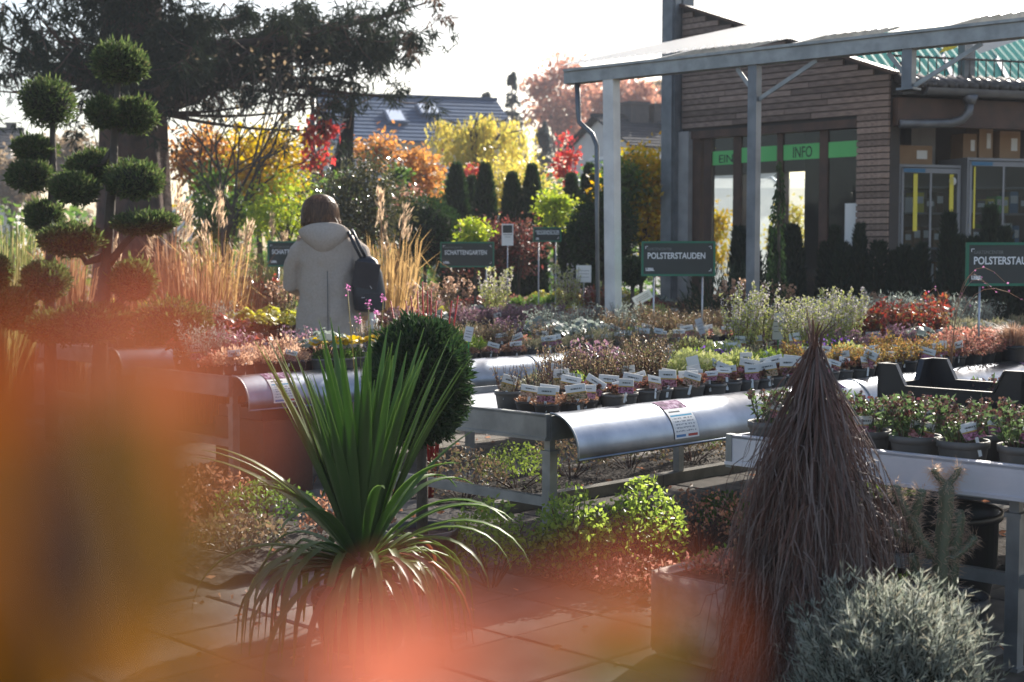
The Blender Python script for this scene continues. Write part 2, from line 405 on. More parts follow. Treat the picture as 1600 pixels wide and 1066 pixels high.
LM['drytwig'] = leafm('dry_stems', [(.17, .12, .075), (.23, .16, .10), (.11, .08, .05), (.13, .15, .06)], .3)
LM['limegreen'] = leafm('leaf_bright_green', [(.15, .20, .04), (.22, .28, .06), (.10, .15, .03), (.29, .34, .09)], .5)
LM['palelime'] = leafm('leaf_pale', [(.38, .41, .15), (.46, .46, .20), (.28, .33, .09), (.52, .50, .30)], .5)
LM['cream'] = leafm('flower_pale', [(.58, .54, .52), (.52, .46, .52), (.62, .60, .50)], .5)
LM['violet'] = leafm('flower_violet', [(.20, .09, .42), (.28, .14, .50), (.16, .07, .34)], .5)
LM['pink'] = leafm('flower_pink', [(.36, .12, .26), (.42, .20, .34)], .5)
LM['silver'] = leafm('leaf_silver', [(.17, .21, .19), (.23, .26, .23), (.12, .15, .13)], .3)
LM['lavender'] = leafm('leaf_lavender', [(.20, .22, .18), (.28, .295, .25), (.13, .15, .115), (.33, .34, .30), (.20, .18, .13)], .3, .7, .1)
LM['mixred'] = leafm('leaf_mixed_red', [(.13, .02, .025), (.22, .045, .03), (.06, .02, .02), (.09, .07, .03), (.20, .09, .04)], .45, .3, .6)
LM['heuch'] = leafm('leaf_heuchera', [(.16, .035, .04), (.22, .07, .05), (.10, .03, .03), (.28, .12, .07)], .5)
LM['heuchlime'] = leafm('leaf_heuchera_lime', [(.32, .34, .05), (.40, .36, .06), (.24, .28, .04), (.44, .30, .06)], .5)
LM['rust'] = leafm('leaf_rust', [(.19, .075, .055), (.25, .11, .09), (.28, .16, .13), (.13, .10, .055)], .5)
LM['yelor'] = leafm('leaf_yellow_orange', [(.28, .20, .06), (.24, .12, .05), (.19, .18, .06), (.15, .08, .04)], .55)
LM['buds'] = leafm('buds_brown', [(.13, .075, .055), (.18, .10, .07), (.09, .055, .045), (.15, .05, .06)], .15)
LM['budgreen'] = leafm('leaf_budded', [(.05, .085, .03), (.075, .115, .045), (.10, .14, .06), (.04, .06, .03)], .35)
LM['dead'] = leafm('leaf_dead', [(.22, .10, .06), (.28, .15, .10), (.15, .075, .05), (.32, .20, .14)], .5)
LM['mauve'] = leafm('leaf_mauve', [(.17, .10, .13), (.22, .13, .18), (.13, .08, .09), (.15, .13, .09)], .35)
LM['greymix'] = leafm('leaf_grey_mixed', [(.13, .13, .09), (.18, .16, .11), (.09, .11, .06), (.20, .15, .11)], .35)
LM['tan'] = leafm('flowerhead_tan', [(.34, .23, .17), (.28, .18, .13), (.40, .28, .20)], .5)
LM['cornus'] = leafm('stem_red', [(.50, .035, .03), (.42, .05, .04)], .15)
LM['yucca'] = leafm('leaf_yucca', [(.050, .095, .028), (.07, .125, .034), (.095, .15, .04), (.045, .085, .03)], .38, .46, .4)

# ------------------------------------------------------------------ foliage arrays
def unit(a):
    return a / np.maximum(np.linalg.norm(a, axis=-1, keepdims=True), 1e-9)
def rdir(n, up=0.0):
    d = nr.normal(size=(n, 3)); d[:, 2] += up
    return unit(d)
def blades(P, D, L, W, fold=.12, mid=.45):
    """diamond leaves"""
    n = len(P); L = np.broadcast_to(np.asarray(L, float), (n,))[:, None]; W = np.broadcast_to(np.asarray(W, float), (n,))[:, None]
    s = unit(np.cross(D, nr.normal(size=(n, 3)))); up = np.cross(s, D)
    m = P + D * L * mid + up * W * fold
    return np.stack([P, m + s * W / 2, P + D * L, m - s * W / 2], 1)
def lobed(P, N, Rr, k=7):
    """roundish lobed leaves facing N"""
    n = len(P); a = unit(np.cross(N, nr.normal(size=(n, 3)))); b = np.cross(N, a)
    Rr = np.broadcast_to(np.asarray(Rr, float), (n,))
    out = []
    for i in range(k):
        t = 2 * math.pi * i / k; q = Rr * (.75 + .35 * nr.random(n))
        out.append(P + a * (np.cos(t) * q)[:, None] + b * (np.sin(t) * q)[:, None] + N * (.22 * q * ((i % 2) - .5))[:, None])
    return np.stack(out, 1)
def in_ell(n, c, r, shell=.0):
    d = rdir(n); q = (shell + (1 - shell) * nr.random(n)) ** (1 / 3 if shell == 0 else 1)
    return np.array(c) + d * q[:, None] * np.array(r), d
def clumps(ells, n, k, sig):
    """clumped points inside ellipsoids -> points, outward dirs"""
    vol = np.array([r[0] * r[1] * r[2] for c, r in ells]) ** .67; vol /= vol.sum()
    P = []; D = []
    for (c, r), f in zip(ells, vol):
        kk = max(3, int(k * f)); cc, dd = in_ell(kk, c, r, .45)
        idx = nr.integers(0, kk, max(1, int(n * f)))
        s = sig * (.6 + .8 * nr.random(kk))[idx][:, None]
        p = cc[idx] + nr.normal(size=(len(idx), 3)) * s * np.array([1, 1, .7])
        P.append(p); D.append(unit(p - np.array(c)))
    return np.concatenate(P), np.concatenate(D), ells

# ------------------------------------------------------------------ setting: ground
def paved():
    gr = MB().box(-250, 250, -60, 400, -.30, -.040).build('ground', MT['ground']); struct(gr)
    pv = bpy.data.objects.new('pavement', MB().obox((0, 0, 0), (.5, .5, 0), (-.5, .5, 0), (0, 0, .005)).mesh('pavement', MT['soil']))
    bpy.data.objects.remove(pv)
    m = MB()
    c = g(6.2, 6.2)
    bed = MB().obox((c.x, c.y, -.030), g(5.0, 0), g(0, 5.2), (0, 0, .006)).build('pavement', pbr('joint_sand', (.10, .09, .075), .95, col2=(.06, .055, .045), scale=20)); struct(bed)
    # slabs near enough to be told apart
    S = .42
    pm = MB(); h = S / 2 - .006; b = .006
    top = [(-h + b, -h + b, .024), (h - b, -h + b, .024), (h - b, h - b, .024), (-h + b, h - b, .024)]
    low = [(-h, -h, .018), (h, -h, .018), (h, h, .018), (-h, h, .018)]; bot = [(x, y, -.02) for x, y, z in low]
    pm._add(top + low + bot, [(0, 1, 2, 3)] + [(i + 4, (i + 1) % 4 + 4, (i + 1) % 4, i) for i in range(4)] + [(i + 8, (i + 1) % 4 + 8, (i + 1) % 4 + 4, i + 4) for i in range(4)])
    me = pm.mesh('paving_slab', MT['paver'])
    k = 0
    for i in range(60):
        for j in range(60):
            u = 1.3 + S * (i + .5); v = 1.3 + S * (j + .5)
            p = g(u, v)
            r = p.x / p.y
            if p.y < 3.4 or abs(r) > .40 or p.y > 10.2 or u > 11: continue
            if 4.05 < u < 7.0 and 2.72 < v < 4.25: continue
            if u > 4.9 and 5.06 < v < 6.05: continue
            if r > .22 and p.y < 4.6: continue
            if 3.1 < u < 4.25 and 4.75 < v < 8.6: continue
            if v > 9 or k >= 298: continue
            o = link('paving_slab', me, bed, (0, 0, 0))
            o.location = (p.x - 0, p.y - 0, -.026 + rng.uniform(-.002, .002)); o.rotation_euler = (rng.uniform(-.006, .006), rng.uniform(-.006, .006), R(45) + rng.uniform(-.008, .008)); k += 1
    # planting strips with soil
    for (u0, u1, v0, v1) in ((4.06, 6.98, 2.72, 4.24), (4.95, 11, 5.13, 6.0), (3.12, 4.22, 4.78, 8.6)):
        c = g((u0 + u1) / 2, (v0 + v1) / 2)
        n = 26; mm = MB(); vs = []; fs = []
        for a in range(n + 1):
            for bb in range(n + 1):
                p = g(u0 + (u1 - u0) * a / n, v0 + (v1 - v0) * bb / n); vs.append((p.x - c.x, p.y - c.y, rng.uniform(-.012, .02)))
        for a in range(n):
            for bb in range(n): fs.append((a * (n + 1) + bb, (a + 1) * (n + 1) + bb, (a + 1) * (n + 1) + bb + 1, a * (n + 1) + bb + 1))
        mm._add(vs, fs); struct(mm.build('soil_bed', MT['soil'], None, (c.x, c.y, .0)))
    kb = thing('kerb', 'low stone kerb edging the planting strip behind the near bench', 'kerb', g(4.95, 5.09, -.03), R(45))
    for i in range(9):
        MB().box(i * .66 + .005, i * .66 + .655, -.035, .035, 0, .09 + rng.uniform(-.004, .004)).build('kerb_stone', MT['kerb'], kb)
    lf = MB()   # fallen leaves
    n = 700; uv = nr.random((n, 2)) * [6.5, 6.5] + [2.2, 2.0]
    P = np.stack([(uv[:, 0] - uv[:, 1]) * Q, (uv[:, 0] + uv[:, 1]) * Q, np.full(n, .008)], 1)
    D = unit(nr.normal(size=(n, 3)) * [1, 1, .12]); lf.polys(blades(P, D, .03 + .03 * nr.random(n), .02))
    o = lf.build('fallen_leaves', LM['dead']); o['kind'] = 'stuff'
paved()

# ------------------------------------------------------------------ benches
LIP, SURF = .65, .615
def bench(label, u0, u1, v0, v1, roll=True, sheets=(), legs=None, mat='galv_dull', lip=LIP, surf=SURF, endmat=None, legy=None):
    t = thing('display_bench', label, 'plant bench', g(u0, v0), R(45), 'rows of metal plant benches')
    L, W = u1 - u0, v1 - v0; hb = .105
    em = MT[endmat or mat]
    b = MB().box(-.022, 0, 0.0, W, lip - hb, lip); b.box(-.022, .012, .002, W - .002, lip - .008, lip + .004); b.box(-.03, -.022, 0, W, lip - hb, lip - hb + .012)
    b.build('end_panel', em, t)
    MB().box(L, L + .022, 0, W, lip - hb, lip).build('end_panel', em, t)
    MB().box(.003, L - .003, -.004, .012, lip - hb, lip - .004).build('side_rail', MT[mat], t)
    MB().box(.003, L - .003, W - .012, W, lip - hb, lip - .002).build('side_rail', MT[mat], t)
    MB().box(.002, L - .002, .013, W - .013, surf - .02, surf).build('tray', MT['alu'], t)
    for x in (legs or [0.03] + [0.03 + (L - .06) * i / max(1, round(L / 1.9)) for i in range(1, max(1, round(L / 1.9)) + 1)]):
        for y in (legy or (.03, W - .03)):
            lm = MB().box(x - .022, x + .022, y - .022, y + .022, 0, lip - hb - .045)
            lm.box(x - .028, x + .028, y - .028, y + .028, lip - hb - .06, lip - hb - .045); lm.box(x - .016, x + .016, y - .016, y + .016, lip - hb - .045, lip - hb)
            lm.box(x - .028, x + .028, y - .028, y + .028, 0, .012)
            lm.build('leg', MT['galv_dull'], t)
        MB().box(x - .015, x + .015, .052, W - .052, .265, .305).build('cross_bar', MT['galv_dull'], t)
    if roll:
        prof = []
        rr = .155
        for i in range(15):
            a = math.pi / 2 * (i / 14) * 1.05
            prof.append((-rr * math.sin(a), lip + .008 - rr + rr * math.cos(a)))
        prof.append((prof[-1][0] + .002, prof[-1][1] - .012))
        seg = [0.0]
        while seg[-1] < L - .1: seg.append(min(L, seg[-1] + 2.25 if len(seg) > 1 else 2.25))
        for a, c in zip(seg[:-1], seg[1:]):
            mb = MB(); n = len(prof); vs = []; fs = []; xs = [a + .003, (a + c) / 2, c - .003]
            for x in xs:
                for (y, z) in prof: vs.append((x, y, z))
            for x in xs:
                for (y, z) in prof: vs.append((x, y + .006 if y < -.03 else y, z - .006))
            for q in range(2):
                for i in range(n - 1):
                    f = (q * n + i, q * n + i + 1, (q + 1) * n + i + 1, (q + 1) * n + i)
                    fs.append(f); fs.append(tuple(reversed([k + 3 * n for k in f])))
            mb._add(vs, fs, 0, True)
            # dark edge strip at the open end
            for x in (a + .003, c - .003):
                mb.tube([(x, y, z) for (y, z) in prof], .005, 5, 1)
            mb.tube([(a + .003, prof[-1][0], prof[-1][1]), (c - .003, prof[-1][0], prof[-1][1])], .006, 6, 0)
            mb.build('rounded_front', [MT['galv'], MT['galv_dull']], t)
        for sx in sheets:
            mb = MB(); wd = .17; k = 12; vs = []; fs = []; uvs = []
            for i in range(k + 1):
                a = math.pi / 2 * (.10 + .88 * i / k); r2 = rr + .003
                for x in (sx, sx + wd): vs.append((x, -r2 * math.sin(a), lip + .008 - rr + r2 * math.cos(a)))
            for i in range(k):
                fs.append((2 * i, 2 * i + 2, 2 * i + 3, 2 * i + 1))
                a, b2 = 1 - i / k, 1 - (i + 1) / k
                uvs.append([(0, a), (0, b2), (1, b2), (1, a)])
            mb._add(vs, fs, 0, True, uvs); mb.build('info_sheet', MT['poster'], t)
    return t
B1 = bench('galvanised bench with rounded front in the middle, row of houseleeks along its edge', 4.2, 9.4, 3.98, 5.12, True, (0.62, 1.92, 4.1), legs=[.03, 2.25, 4.6])
B2 = bench('pale aluminium bench at the right, holding the black crate and large budded pots', 4.2, 7.2, 1.66, 3.08, False, mat='alu', endmat='alu_pale', surf=.565, legy=(.34, .95))
B3 = bench('second metal bench row behind the dark conifer ball, rounded front with sheet at left', 4.32, 11.4, 6.45, 7.4, True, (.16, 2.9, 3.9, 5.3))
B4 = bench('third metal bench row, beyond the person and in front of the pale canopy post', 5.0, 12.2, 8.95, 9.95, True, (1.4, 3.6, 5))
B5 = bench('fourth metal bench row, carrying the shade garden signs', 6.2, 14.6, 11.3, 12.3, False)
B6 = bench('bench of grey lavender pots under the canopy right of the pale flowers', 9.1, 11.6, 5.25, 6.2, False)

# ------------------------------------------------------------------ plant species (shared meshes)
def potmesh(r, h, mat, n=18):
    b = MB(); b.lathe([(r * .70, 0), (r * .74, .004), (r * .93, h * .80), (r * .94, h * .82), (r * 1.0, h * .83), (r * 1.01, h), (r * .93, h), (r * .91, h * .88)], n, cap1=False)
    b.lathe([(.001, h * .86), (r * .91, h * .88)], n, m=1, cap0=False, cap1=False)
    return b.mesh('pot', [mat, MT['soil']])
POT = {'s_taupe': (potmesh(.056, .082, MT['pot_taupe']), .082), 's_black': (potmesh(.056, .082, MT['pot_black']), .082),
       's_brown': (potmesh(.058, .070, MT['pot_brown']), .07), 'm_black': (potmesh(.068, .10, MT['pot_black']), .10), 'm_taupe': (potmesh(.068, .10, MT['pot_taupe']), .10),
       'l_taupe': (potmesh(.085, .135, MT['pot_taupe'], 24), .135), 'l_black': (potmesh(.09, .14, MT['pot_black'], 24), .14),
       'xl_black': (potmesh(.15, .24, MT['pot_black'], 24), .24)}
def card(wd, ht, tilt, stick=.05):
    b = MB(); c = math.cos(tilt); s = math.sin(tilt); vs = []
    t = .0006
    for z in (0, ht):
        for x in (-wd / 2, wd / 2): vs.append((x, s * z, stick + c * z))
    q = np.array([vs[0], vs[1], vs[3], vs[2]])
    nrm = np.array([0, c, -s]) * t
    b._add(q, [(0, 1, 2, 3)], 0, False, [[(0, 0), (1, 0), (1, 1), (0, 1)]])
    b._add(q + nrm * 2, [(3, 2, 1, 0)], 1, False, [[(0, 1), (1, 1), (1, 0), (0, 0)]])
    b.box(-.006, .006, -.001, .001, -.03, stick + .004, 1)
    return b.mesh('plant_tag', [MT['tag'], MT['paper']])
TAGS = [card(.088, .064, .35, .012), card(.094, .072, .25, .018), card(.072, .080, .2, .012), card(.080, .058, .5, .026)]
BIGTAG = [card(.075, .10, .3, .03), card(.055, .10, .25, .04)]

def sp_semper(seed, mat='semper', r=.055, big=1.0):
    global nr
    b = MB(); k = 9
    for i in range(k):
        a = i * 2.4; q = r * .85 * math.sqrt(i / k); c = np.array([q * math.cos(a), q * math.sin(a), .012 + .022 * (1 - q / r) + rng.uniform(0, .01)])
        n = 26; el = nr.random(n) * 1.2; az = nr.random(n) * 6.28
        D = np.stack([np.cos(az) * np.cos(el), np.sin(az) * np.cos(el), np.sin(el)], 1)
        b.polys(blades(np.repeat(c[None], n, 0), D, .027 * big, .012 * big, .3, .6))
    return b.mesh('foliage', LM[mat])
def sp_mound(mat, r=.07, h=.07, n=420, L=.022, W=.012, up=.6, mat2=None, n2=0, L2=.014, lob=False):
    b = MB(); d = rdir(n); d[:, 2] = np.abs(d[:, 2]); q = .45 + .55 * nr.random(n)
    P = d * q[:, None] * np.array([r, r, h]); P *= (.85 + .3 * nr.random((n, 1)))
    D = unit(d + rdir(n) * .8 + np.array([0, 0, up]))
    b.polys(lobed(P, unit(d + rdir(n) * .4 + np.array([0, 0, .5])), L) if lob else blades(P, D, L * (.7 + .6 * nr.random(n)), W))
    me = b.mesh('foliage', LM[mat]); fl = None
    if mat2:
        d = rdir(n2); d[:, 2] = np.abs(d[:, 2]) + .3; d = unit(d)
        P = d * np.array([r, r, h]) * (1.0 + .2 * nr.random((n2, 1))) + [0, 0, h * .15]
        fl = MB().polys(lobed(P, unit(d + rdir(n2) * .5), L2 * .6, 5)).mesh('flowers', LM[mat2])
    return me, fl
def sp_stems(mat, r=.06, h=.16, ns=30, leaves=12, L=.016, W=.008, matf=None, nf=10, stemr=.0012, spread=.6, lf=.01, top=.4):
    b = MB(); f = MB() if matf else None
    for i in range(ns):
        a = rng.uniform(0, 6.28); q = r * .7 * math.sqrt(rng.random()); hh = h * rng.uniform(.6, 1.1)
        p0 = np.array([q * math.cos(a), q * math.sin(a), 0]); lean = np.array([math.cos(a), math.sin(a), 0]) * spread * q + nr.normal(size=3) * .01 * [1, 1, 0]
        p2 = p0 + lean + [0, 0, hh]; p1 = (p0 + p2) / 2 + nr.normal(size=3) * .006
        b.tube([p0, p1, p2], [stemr, stemr, stemr * .6], 3, 1, False)
        t = .15 + .85 * nr.random(leaves); P = p0[None] + (p2 - p0)[None] * t[:, None]
        if leaves: b.polys(blades(P, rdir(leaves, .5), L * (.7 + .6 * nr.random(leaves)), W))
        if f is not None:
            t = (1 - top) + top * nr.random(nf) * 1.05; P = p0[None] + (p2 - p0)[None] * t[:, None] + nr.normal(size=(nf, 3)) * lf * .5
            f.polys(lobed(P, rdir(nf, .4), lf * .6, 5))
    me = b.mesh('foliage', [LM[mat], MT['twig']])
    return me, (f.mesh('flowers', LM[matf]) if f else None)
def sp_broad(mat, r=.10, h=.13, n=34, Rl=.032):
    b = MB()
    a = nr.random(n) * 6.28; q = r * np.sqrt(nr.random(n)); z = h * (.55 + .5 * nr.random(n)) * (1 - .35 * (q / r))
    P = np.stack([q * np.cos(a), q * np.sin(a), z], 1)
    N = unit(np.stack([np.cos(a) * .6, np.sin(a) * .6, np.full(n, 1.0)], 1) + rdir(n) * .45)
    b.polys(lobed(P, N, Rl * (.7 + .6 * nr.random(n)), 9))
    for p in P: b.tube([(p[0] * .2, p[1] * .2, 0), (p[0] * .7, p[1] * .7, p[2] * .6), p], .0015, 3, 1, False)
    return b.mesh('foliage', [LM[mat], MT['twig']]), None
def sp_grass(mat, r=.05, h=.18, n=160, W=.005, droop=.5):
    b = MB(); arr = []
    for i in range(n):
        a = rng.uniform(0, 6.28); q = r * .5 * rng.random(); hh = h * rng.uniform(.6, 1.1); o = rng.uniform(.2, 1.0) * droop * h
        p0 = np.array([q * math.cos(a), q * math.sin(a), 0]); e = np.array([math.cos(a), math.sin(a), 0])
        p1 = p0 + e * o * .35 + [0, 0, hh * .65]; p2 = p0 + e * o + [0, 0, hh * rng.uniform(.7, 1.0)]
        s = np.array([-math.sin(a), math.cos(a), 0]) * W / 2
        arr.append([p0 - s, p0 + s, p1 + s, p1 - s]); arr.append([p1 - s, p1 + s, p2 + s * .1, p2 - s * .1])
    b.polys(np.array(arr)); return b.mesh('foliage', LM[mat]), None

SP = {}
def reg(key, name, desc, pot, fn, nvar=2, bigtag=False):
    vs = []
    for i in range(nvar):
        r = fn(i); vs.append(r if isinstance(r, tuple) else (r, None))
    SP[key] = dict(name=name, desc=desc, pot=pot, var=vs, bigtag=bigtag)
reg('semper', 'potted_houseleek', 'brown red houseleek rosettes', 's_taupe', sp_semper, 3)
reg('semper2', 'potted_sedum', 'flat pinkish brown sedum cushion', 's_brown', lambda i: sp_mound('sedumbr', .06, .035, 500, .012, .007), 2)
reg('twiggy', 'potted_thyme', 'bare twiggy brown stems', 'm_taupe', lambda i: sp_stems('drytwig', .065, .13, 34, 5, .010, .006, spread=.9), 2)
reg('heath', 'potted_heath', 'brown and green wiry bush', 'm_black', lambda i: sp_stems('drytwig', .085, .15, 70, 14, .012, .006, spread=.8), 2)
reg('palelime', 'potted_arabis', 'pale lime leaf mound', 'm_black', lambda i: sp_mound('palelime', .09, .09, 380, .028, .016), 2)
reg('bright', 'potted_moss_phlox', 'bright green leaf mound', 's_black', lambda i: sp_mound('limegreen', .08, .07, 520, .018, .009), 2)
reg('violet', 'potted_bellflower', 'violet flowering cushion', 's_black', lambda i: sp_stems('green', .08, .13, 34, 14, .018, .011, 'violet', 2, lf=.016), 2)
reg('nepeta', 'potted_catmint', 'tall pale flowering catmint', 'l_black', lambda i: sp_stems('palelime', .11, .34, 40, 22, .022, .013, 'cream', 16, .0016, .8, .010, .45), 2, True)
reg('mixred', 'potted_leadwort', 'glossy dark red leafed shrublet', 'l_black', lambda i: sp_stems('mixred', .10, .26, 30, 16, .034, .020, None, stemr=.002, spread=.9), 2)
reg('yelor', 'potted_spurge', 'yellow and orange tinted stems', 'm_black', lambda i: sp_stems('yelor', .08, .10, 34, 16, .018, .009, spread=1.0), 2)
reg('redsedum', 'potted_red_sedum', 'rusty red sedum', 'm_black', lambda i: sp_stems('rust', .11, .085, 60, 12, .022, .011, spread=1.2), 2)
reg('silver', 'potted_silver_lavender', 'silvery grey lavender', 'm_black', lambda i: sp_stems('silver', .10, .19, 60, 14, .026, .005, spread=1.0), 2)
reg('budded', 'potted_budded_aster', 'dark green aster with brown buds', 'l_taupe', lambda i: sp_stems('budgreen', .10, .16, 34, 12, .036, .014, 'buds', 9, .0018, .9, .014, .16), 3)
reg('grey', 'potted_pinks', 'grey green wiry cushion', 's_taupe', lambda i: sp_mound('greymix', .075, .075, 420, .03, .006), 3)
reg('mixed', 'potted_stonecrop', 'mixed brown green stonecrop', 's_black', lambda i: sp_mound('rust', .075, .06, 420, .016, .010), 2)
reg('stachys', 'potted_lambs_ear', 'pale woolly leafed plant', 'm_black', lambda i: sp_broad('silver', .10, .14, 44, .022), 2)
reg('heuch', 'potted_coral_bells', 'red brown coral bells', 'm_black', lambda i: sp_broad('heuch', .11, .14, 90, .019), 2)
reg('heuchlime', 'potted_lime_coral_bells', 'yellow lime broad leafed plant', 'm_black', lambda i: sp_broad('heuchlime', .12, .17, 90, .021), 2)
reg('mauve', 'potted_mauve_bugle', 'dull mauve leafy plant', 'm_black', lambda i: sp_stems('mauve', .09, .14, 40, 14, .022, .012), 2)
reg('tan', 'potted_dry_flowerheads', 'dried tan flower heads', 'l_black', lambda i: sp_stems('drytwig', .11, .30, 30, 10, .03, .014, 'tan', 16, .002, .9, .016, .18), 2)
reg('grass', 'potted_grass', 'straw coloured grass tuft', 'm_black', lambda i: sp_grass('straw', .06, .24, 170), 2)
reg('green', 'potted_evergreen', 'dark green leafy plant', 'm_black', lambda i: sp_mound('green', .10, .12, 420, .03, .018), 2)
reg('sedumpink', 'potted_pink_sedum', 'pale pinkish sedum mound', 'm_black', lambda i: sp_mound('tan', .10, .09, 560, .018, .011), 2)

def potted(key, p, label, group, tagp=.7, sc_=1.0, tagrot=None, lift=0.0):
    S = SP[key]
    t = thing(S['name'], label, 'potted plant', p, rng.uniform(-.25, .25), group)
    pm, ph = POT[S['pot']]
    link('pot', pm, t)
    fo, fl = rng.choice(S['var'])
    rz = rng.uniform(0, 6.28); s = sc_ * rng.uniform(.88, 1.12)
    link('foliage', fo, t, (0, 0, ph * .88), (0, 0, rz), s)
    if fl is not None: link('flowers', fl, t, (0, 0, ph * .88), (0, 0, rz), s)['kind'] = 'stuff'
    if rng.random() < tagp:
        tm = rng.choice(BIGTAG if (S['bigtag'] and rng.random() < .5) else TAGS)
        pr = max(v.co.x for v in pm.vertices)
        link('plant_tag', tm, t, (rng.uniform(-.035, .035), -.9 * pr * rng.uniform(.75, 1.1), ph * .9 + lift), (rng.uniform(-.25, .2), rng.gauss(0, .2), rng.uniform(-.6, .6) if tagrot is None else tagrot), rng.uniform(.85, 1.12))
    return t
def fill(bench_words, row, v, spec, z=SURF, along='u', jitter=.02, mix=None):
    """spec: list of (key, start, end, step, tag probability, scale)"""
    i = 0
    for (key, a, b, step, tp, s) in spec:
        x = a
        while x < b - 1e-6:
            uu, vv = (x, v) if along == 'u' else (v, x)
            key0 = key
            if mix and rng.random() < .30: key = rng.choice(mix)
            p = g(uu + rng.uniform(-jitter, jitter), vv + rng.uniform(-jitter, jitter), z)
            potted(key, p, f"{SP[key]['desc']}, {ordn(i)} from left, {row} row of {bench_words}", 'potted plants set out on the benches', min(1, tp * 1.3 + .12), s * rng.uniform(.82, 1.18))
            key = key0; i += 1; x += abs(step)

NB = 'middle bench'
fill(NB, 'front', 4.085, [('semper2', 4.30, 4.68, .128, .4, 1), ('semper', 4.69, 6.72, .126, .95, 1), ('yelor', 6.76, 7.75, .15, .8, 1.0), ('redsedum', 7.78, 9.3, .19, .15, 1.0)])
fill(NB, 'second', 4.225, [('semper2', 4.33, 4.55, .13, .7, 1), ('semper', 4.60, 6.65, .130, .95, 1), ('yelor', 6.70, 7.7, .16, .75, 1.0), ('redsedum', 7.75, 9.3, .19, .2, 1.1)])
fill(NB, 'third', 4.375, [('twiggy', 4.36, 4.9, .15, .3, 1), ('heath', 4.92, 5.45, .19, .4, 1), ('palelime', 5.5, 6.0, .165, .3, 1), ('bright', 6.02, 6.55, .16, .4, 1.1), ('yelor', 6.6, 7.5, .165, .5, 1.1), ('mixed', 7.5, 8.2, .17, .3, 1.2), ('redsedum', 8.2, 9.3, .19, .1, 1.1)], mix=['grey', 'palelime', 'mixed', 'bright', 'mauve', 'stachys'])
fill(NB, 'fourth', 4.55, [('heath', 4.7, 5.7, .21, .2, 1.0), ('palelime', 5.7, 6.1, .17, .1, 1.1), ('bright', 6.1, 6.9, .165, .2, 1.1), ('bright', 6.9, 7.1, .17, .2, 1.1), ('violet', 7.1, 7.4, .17, .2, 1.0), ('mauve', 7.4, 8.0, .18, .5, 1), ('bright', 8.0, 8.5, .18, .7, 1.1), ('redsedum', 8.6, 9.2, .2, .1, 1.2)], mix=['grey', 'palelime', 'mixed', 'bright', 'mauve', 'stachys'])
fill(NB, 'fifth', 4.75, [('bright', 5.9, 6.25, .165, .15, 1.1), ('violet', 6.25, 6.9, .165, .15, 1.0), ('nepeta', 6.92, 7.9, .20, .4, .85), ('mixred', 7.95, 9.0, .21, .35, .9)], mix=['grey', 'palelime', 'mixed', 'bright', 'mauve', 'stachys'])
fill(NB, 'back', 4.97, [('heath', 5.5, 6.4, .22, .2, 1.0), ('palelime', 6.4, 6.8, .17, .1, 1.1), ('nepeta', 6.85, 8.3, .205, .3, .95), ('mixred', 8.35, 9.3, .21, .1, .95)], mix=['grey', 'palelime', 'mixed', 'bright', 'mauve', 'stachys'])
EB = 'right hand bench'
MB().box(-.026, .004, -.028, -.002, LIP - .115, LIP + .006).build('corner_post', MT['galv_dull'], B2, (0, 1.42, 0))
fill(EB, 'front', 4.33, [('budded', 1.86, 3.02, .185, 1.0, .74)], .565, 'v')
fill(EB, 'second', 4.52, [('budded', 1.9, 3.02, .19, .6, .78)], .565, 'v')
fill(EB, 'third', 5.25, [('budded', 2.2, 2.95, .2, .4, .8)], .565, 'v')
MB_ = 'second bench row'
fill(MB_, 'front', 6.56, [('sedumpink', 4.42, 5.0, .2, .1, 1.0), ('semper2', 5.05, 6.6, .19, .3, 1.2), ('grey', 6.7, 7.4, .15, .5, 1), ('grey', 7.45, 8.55, .135, .95, 1), ('mixed', 8.6, 9.5, .155, .7, 1), ('silver', 9.55, 11.3, .2, .3, .9)], mix=['grey', 'stachys', 'palelime', 'heath', 'mauve', 'bright', 'tan', 'mixed', 'silver'])
fill(MB_, 'second', 6.74, [('sedumpink', 4.42, 5.2, .22, .1, 1.1), ('green', 5.3, 6.6, .22, .2, 1), ('heath', 6.65, 7.1, .19, .3, 1), ('stachys', 7.15, 7.6, .2, .3, 1), ('bright', 7.65, 8.1, .19, .6, 1.0), ('heath', 8.15, 9.6, .2, .3, 1.0), ('silver', 9.65, 11.3, .22, .2, 1)], mix=['grey', 'stachys', 'palelime', 'heath', 'mauve', 'bright', 'tan', 'mixed', 'silver'])
fill(MB_, 'third', 6.95, [('mauve', 4.45, 5.3, .22, .1, 1.1), ('heath', 6.3, 7.0, .21, .2, 1.2), ('stachys', 7.05, 8.0, .21, .3, 1.1), ('heath', 8.05, 9.5, .22, .2, 1.2), ('mauve', 9.55, 11.2, .24, .2, 1.2)], mix=['grey', 'stachys', 'palelime', 'heath', 'mauve', 'bright', 'tan', 'mixed', 'silver'])
fill(MB_, 'back', 7.2, [('heuch', 4.5, 5.2, .24, .1, 1), ('grey', 6.6, 7.4, .22, .2, 1.3), ('silver', 7.5, 8.6, .24, .2, 1), ('heath', 8.7, 10.4, .24, .2, 1.2)], mix=['grey', 'stachys', 'palelime', 'heath', 'mauve', 'bright', 'tan', 'mixed', 'silver'])
TB = 'third bench row'
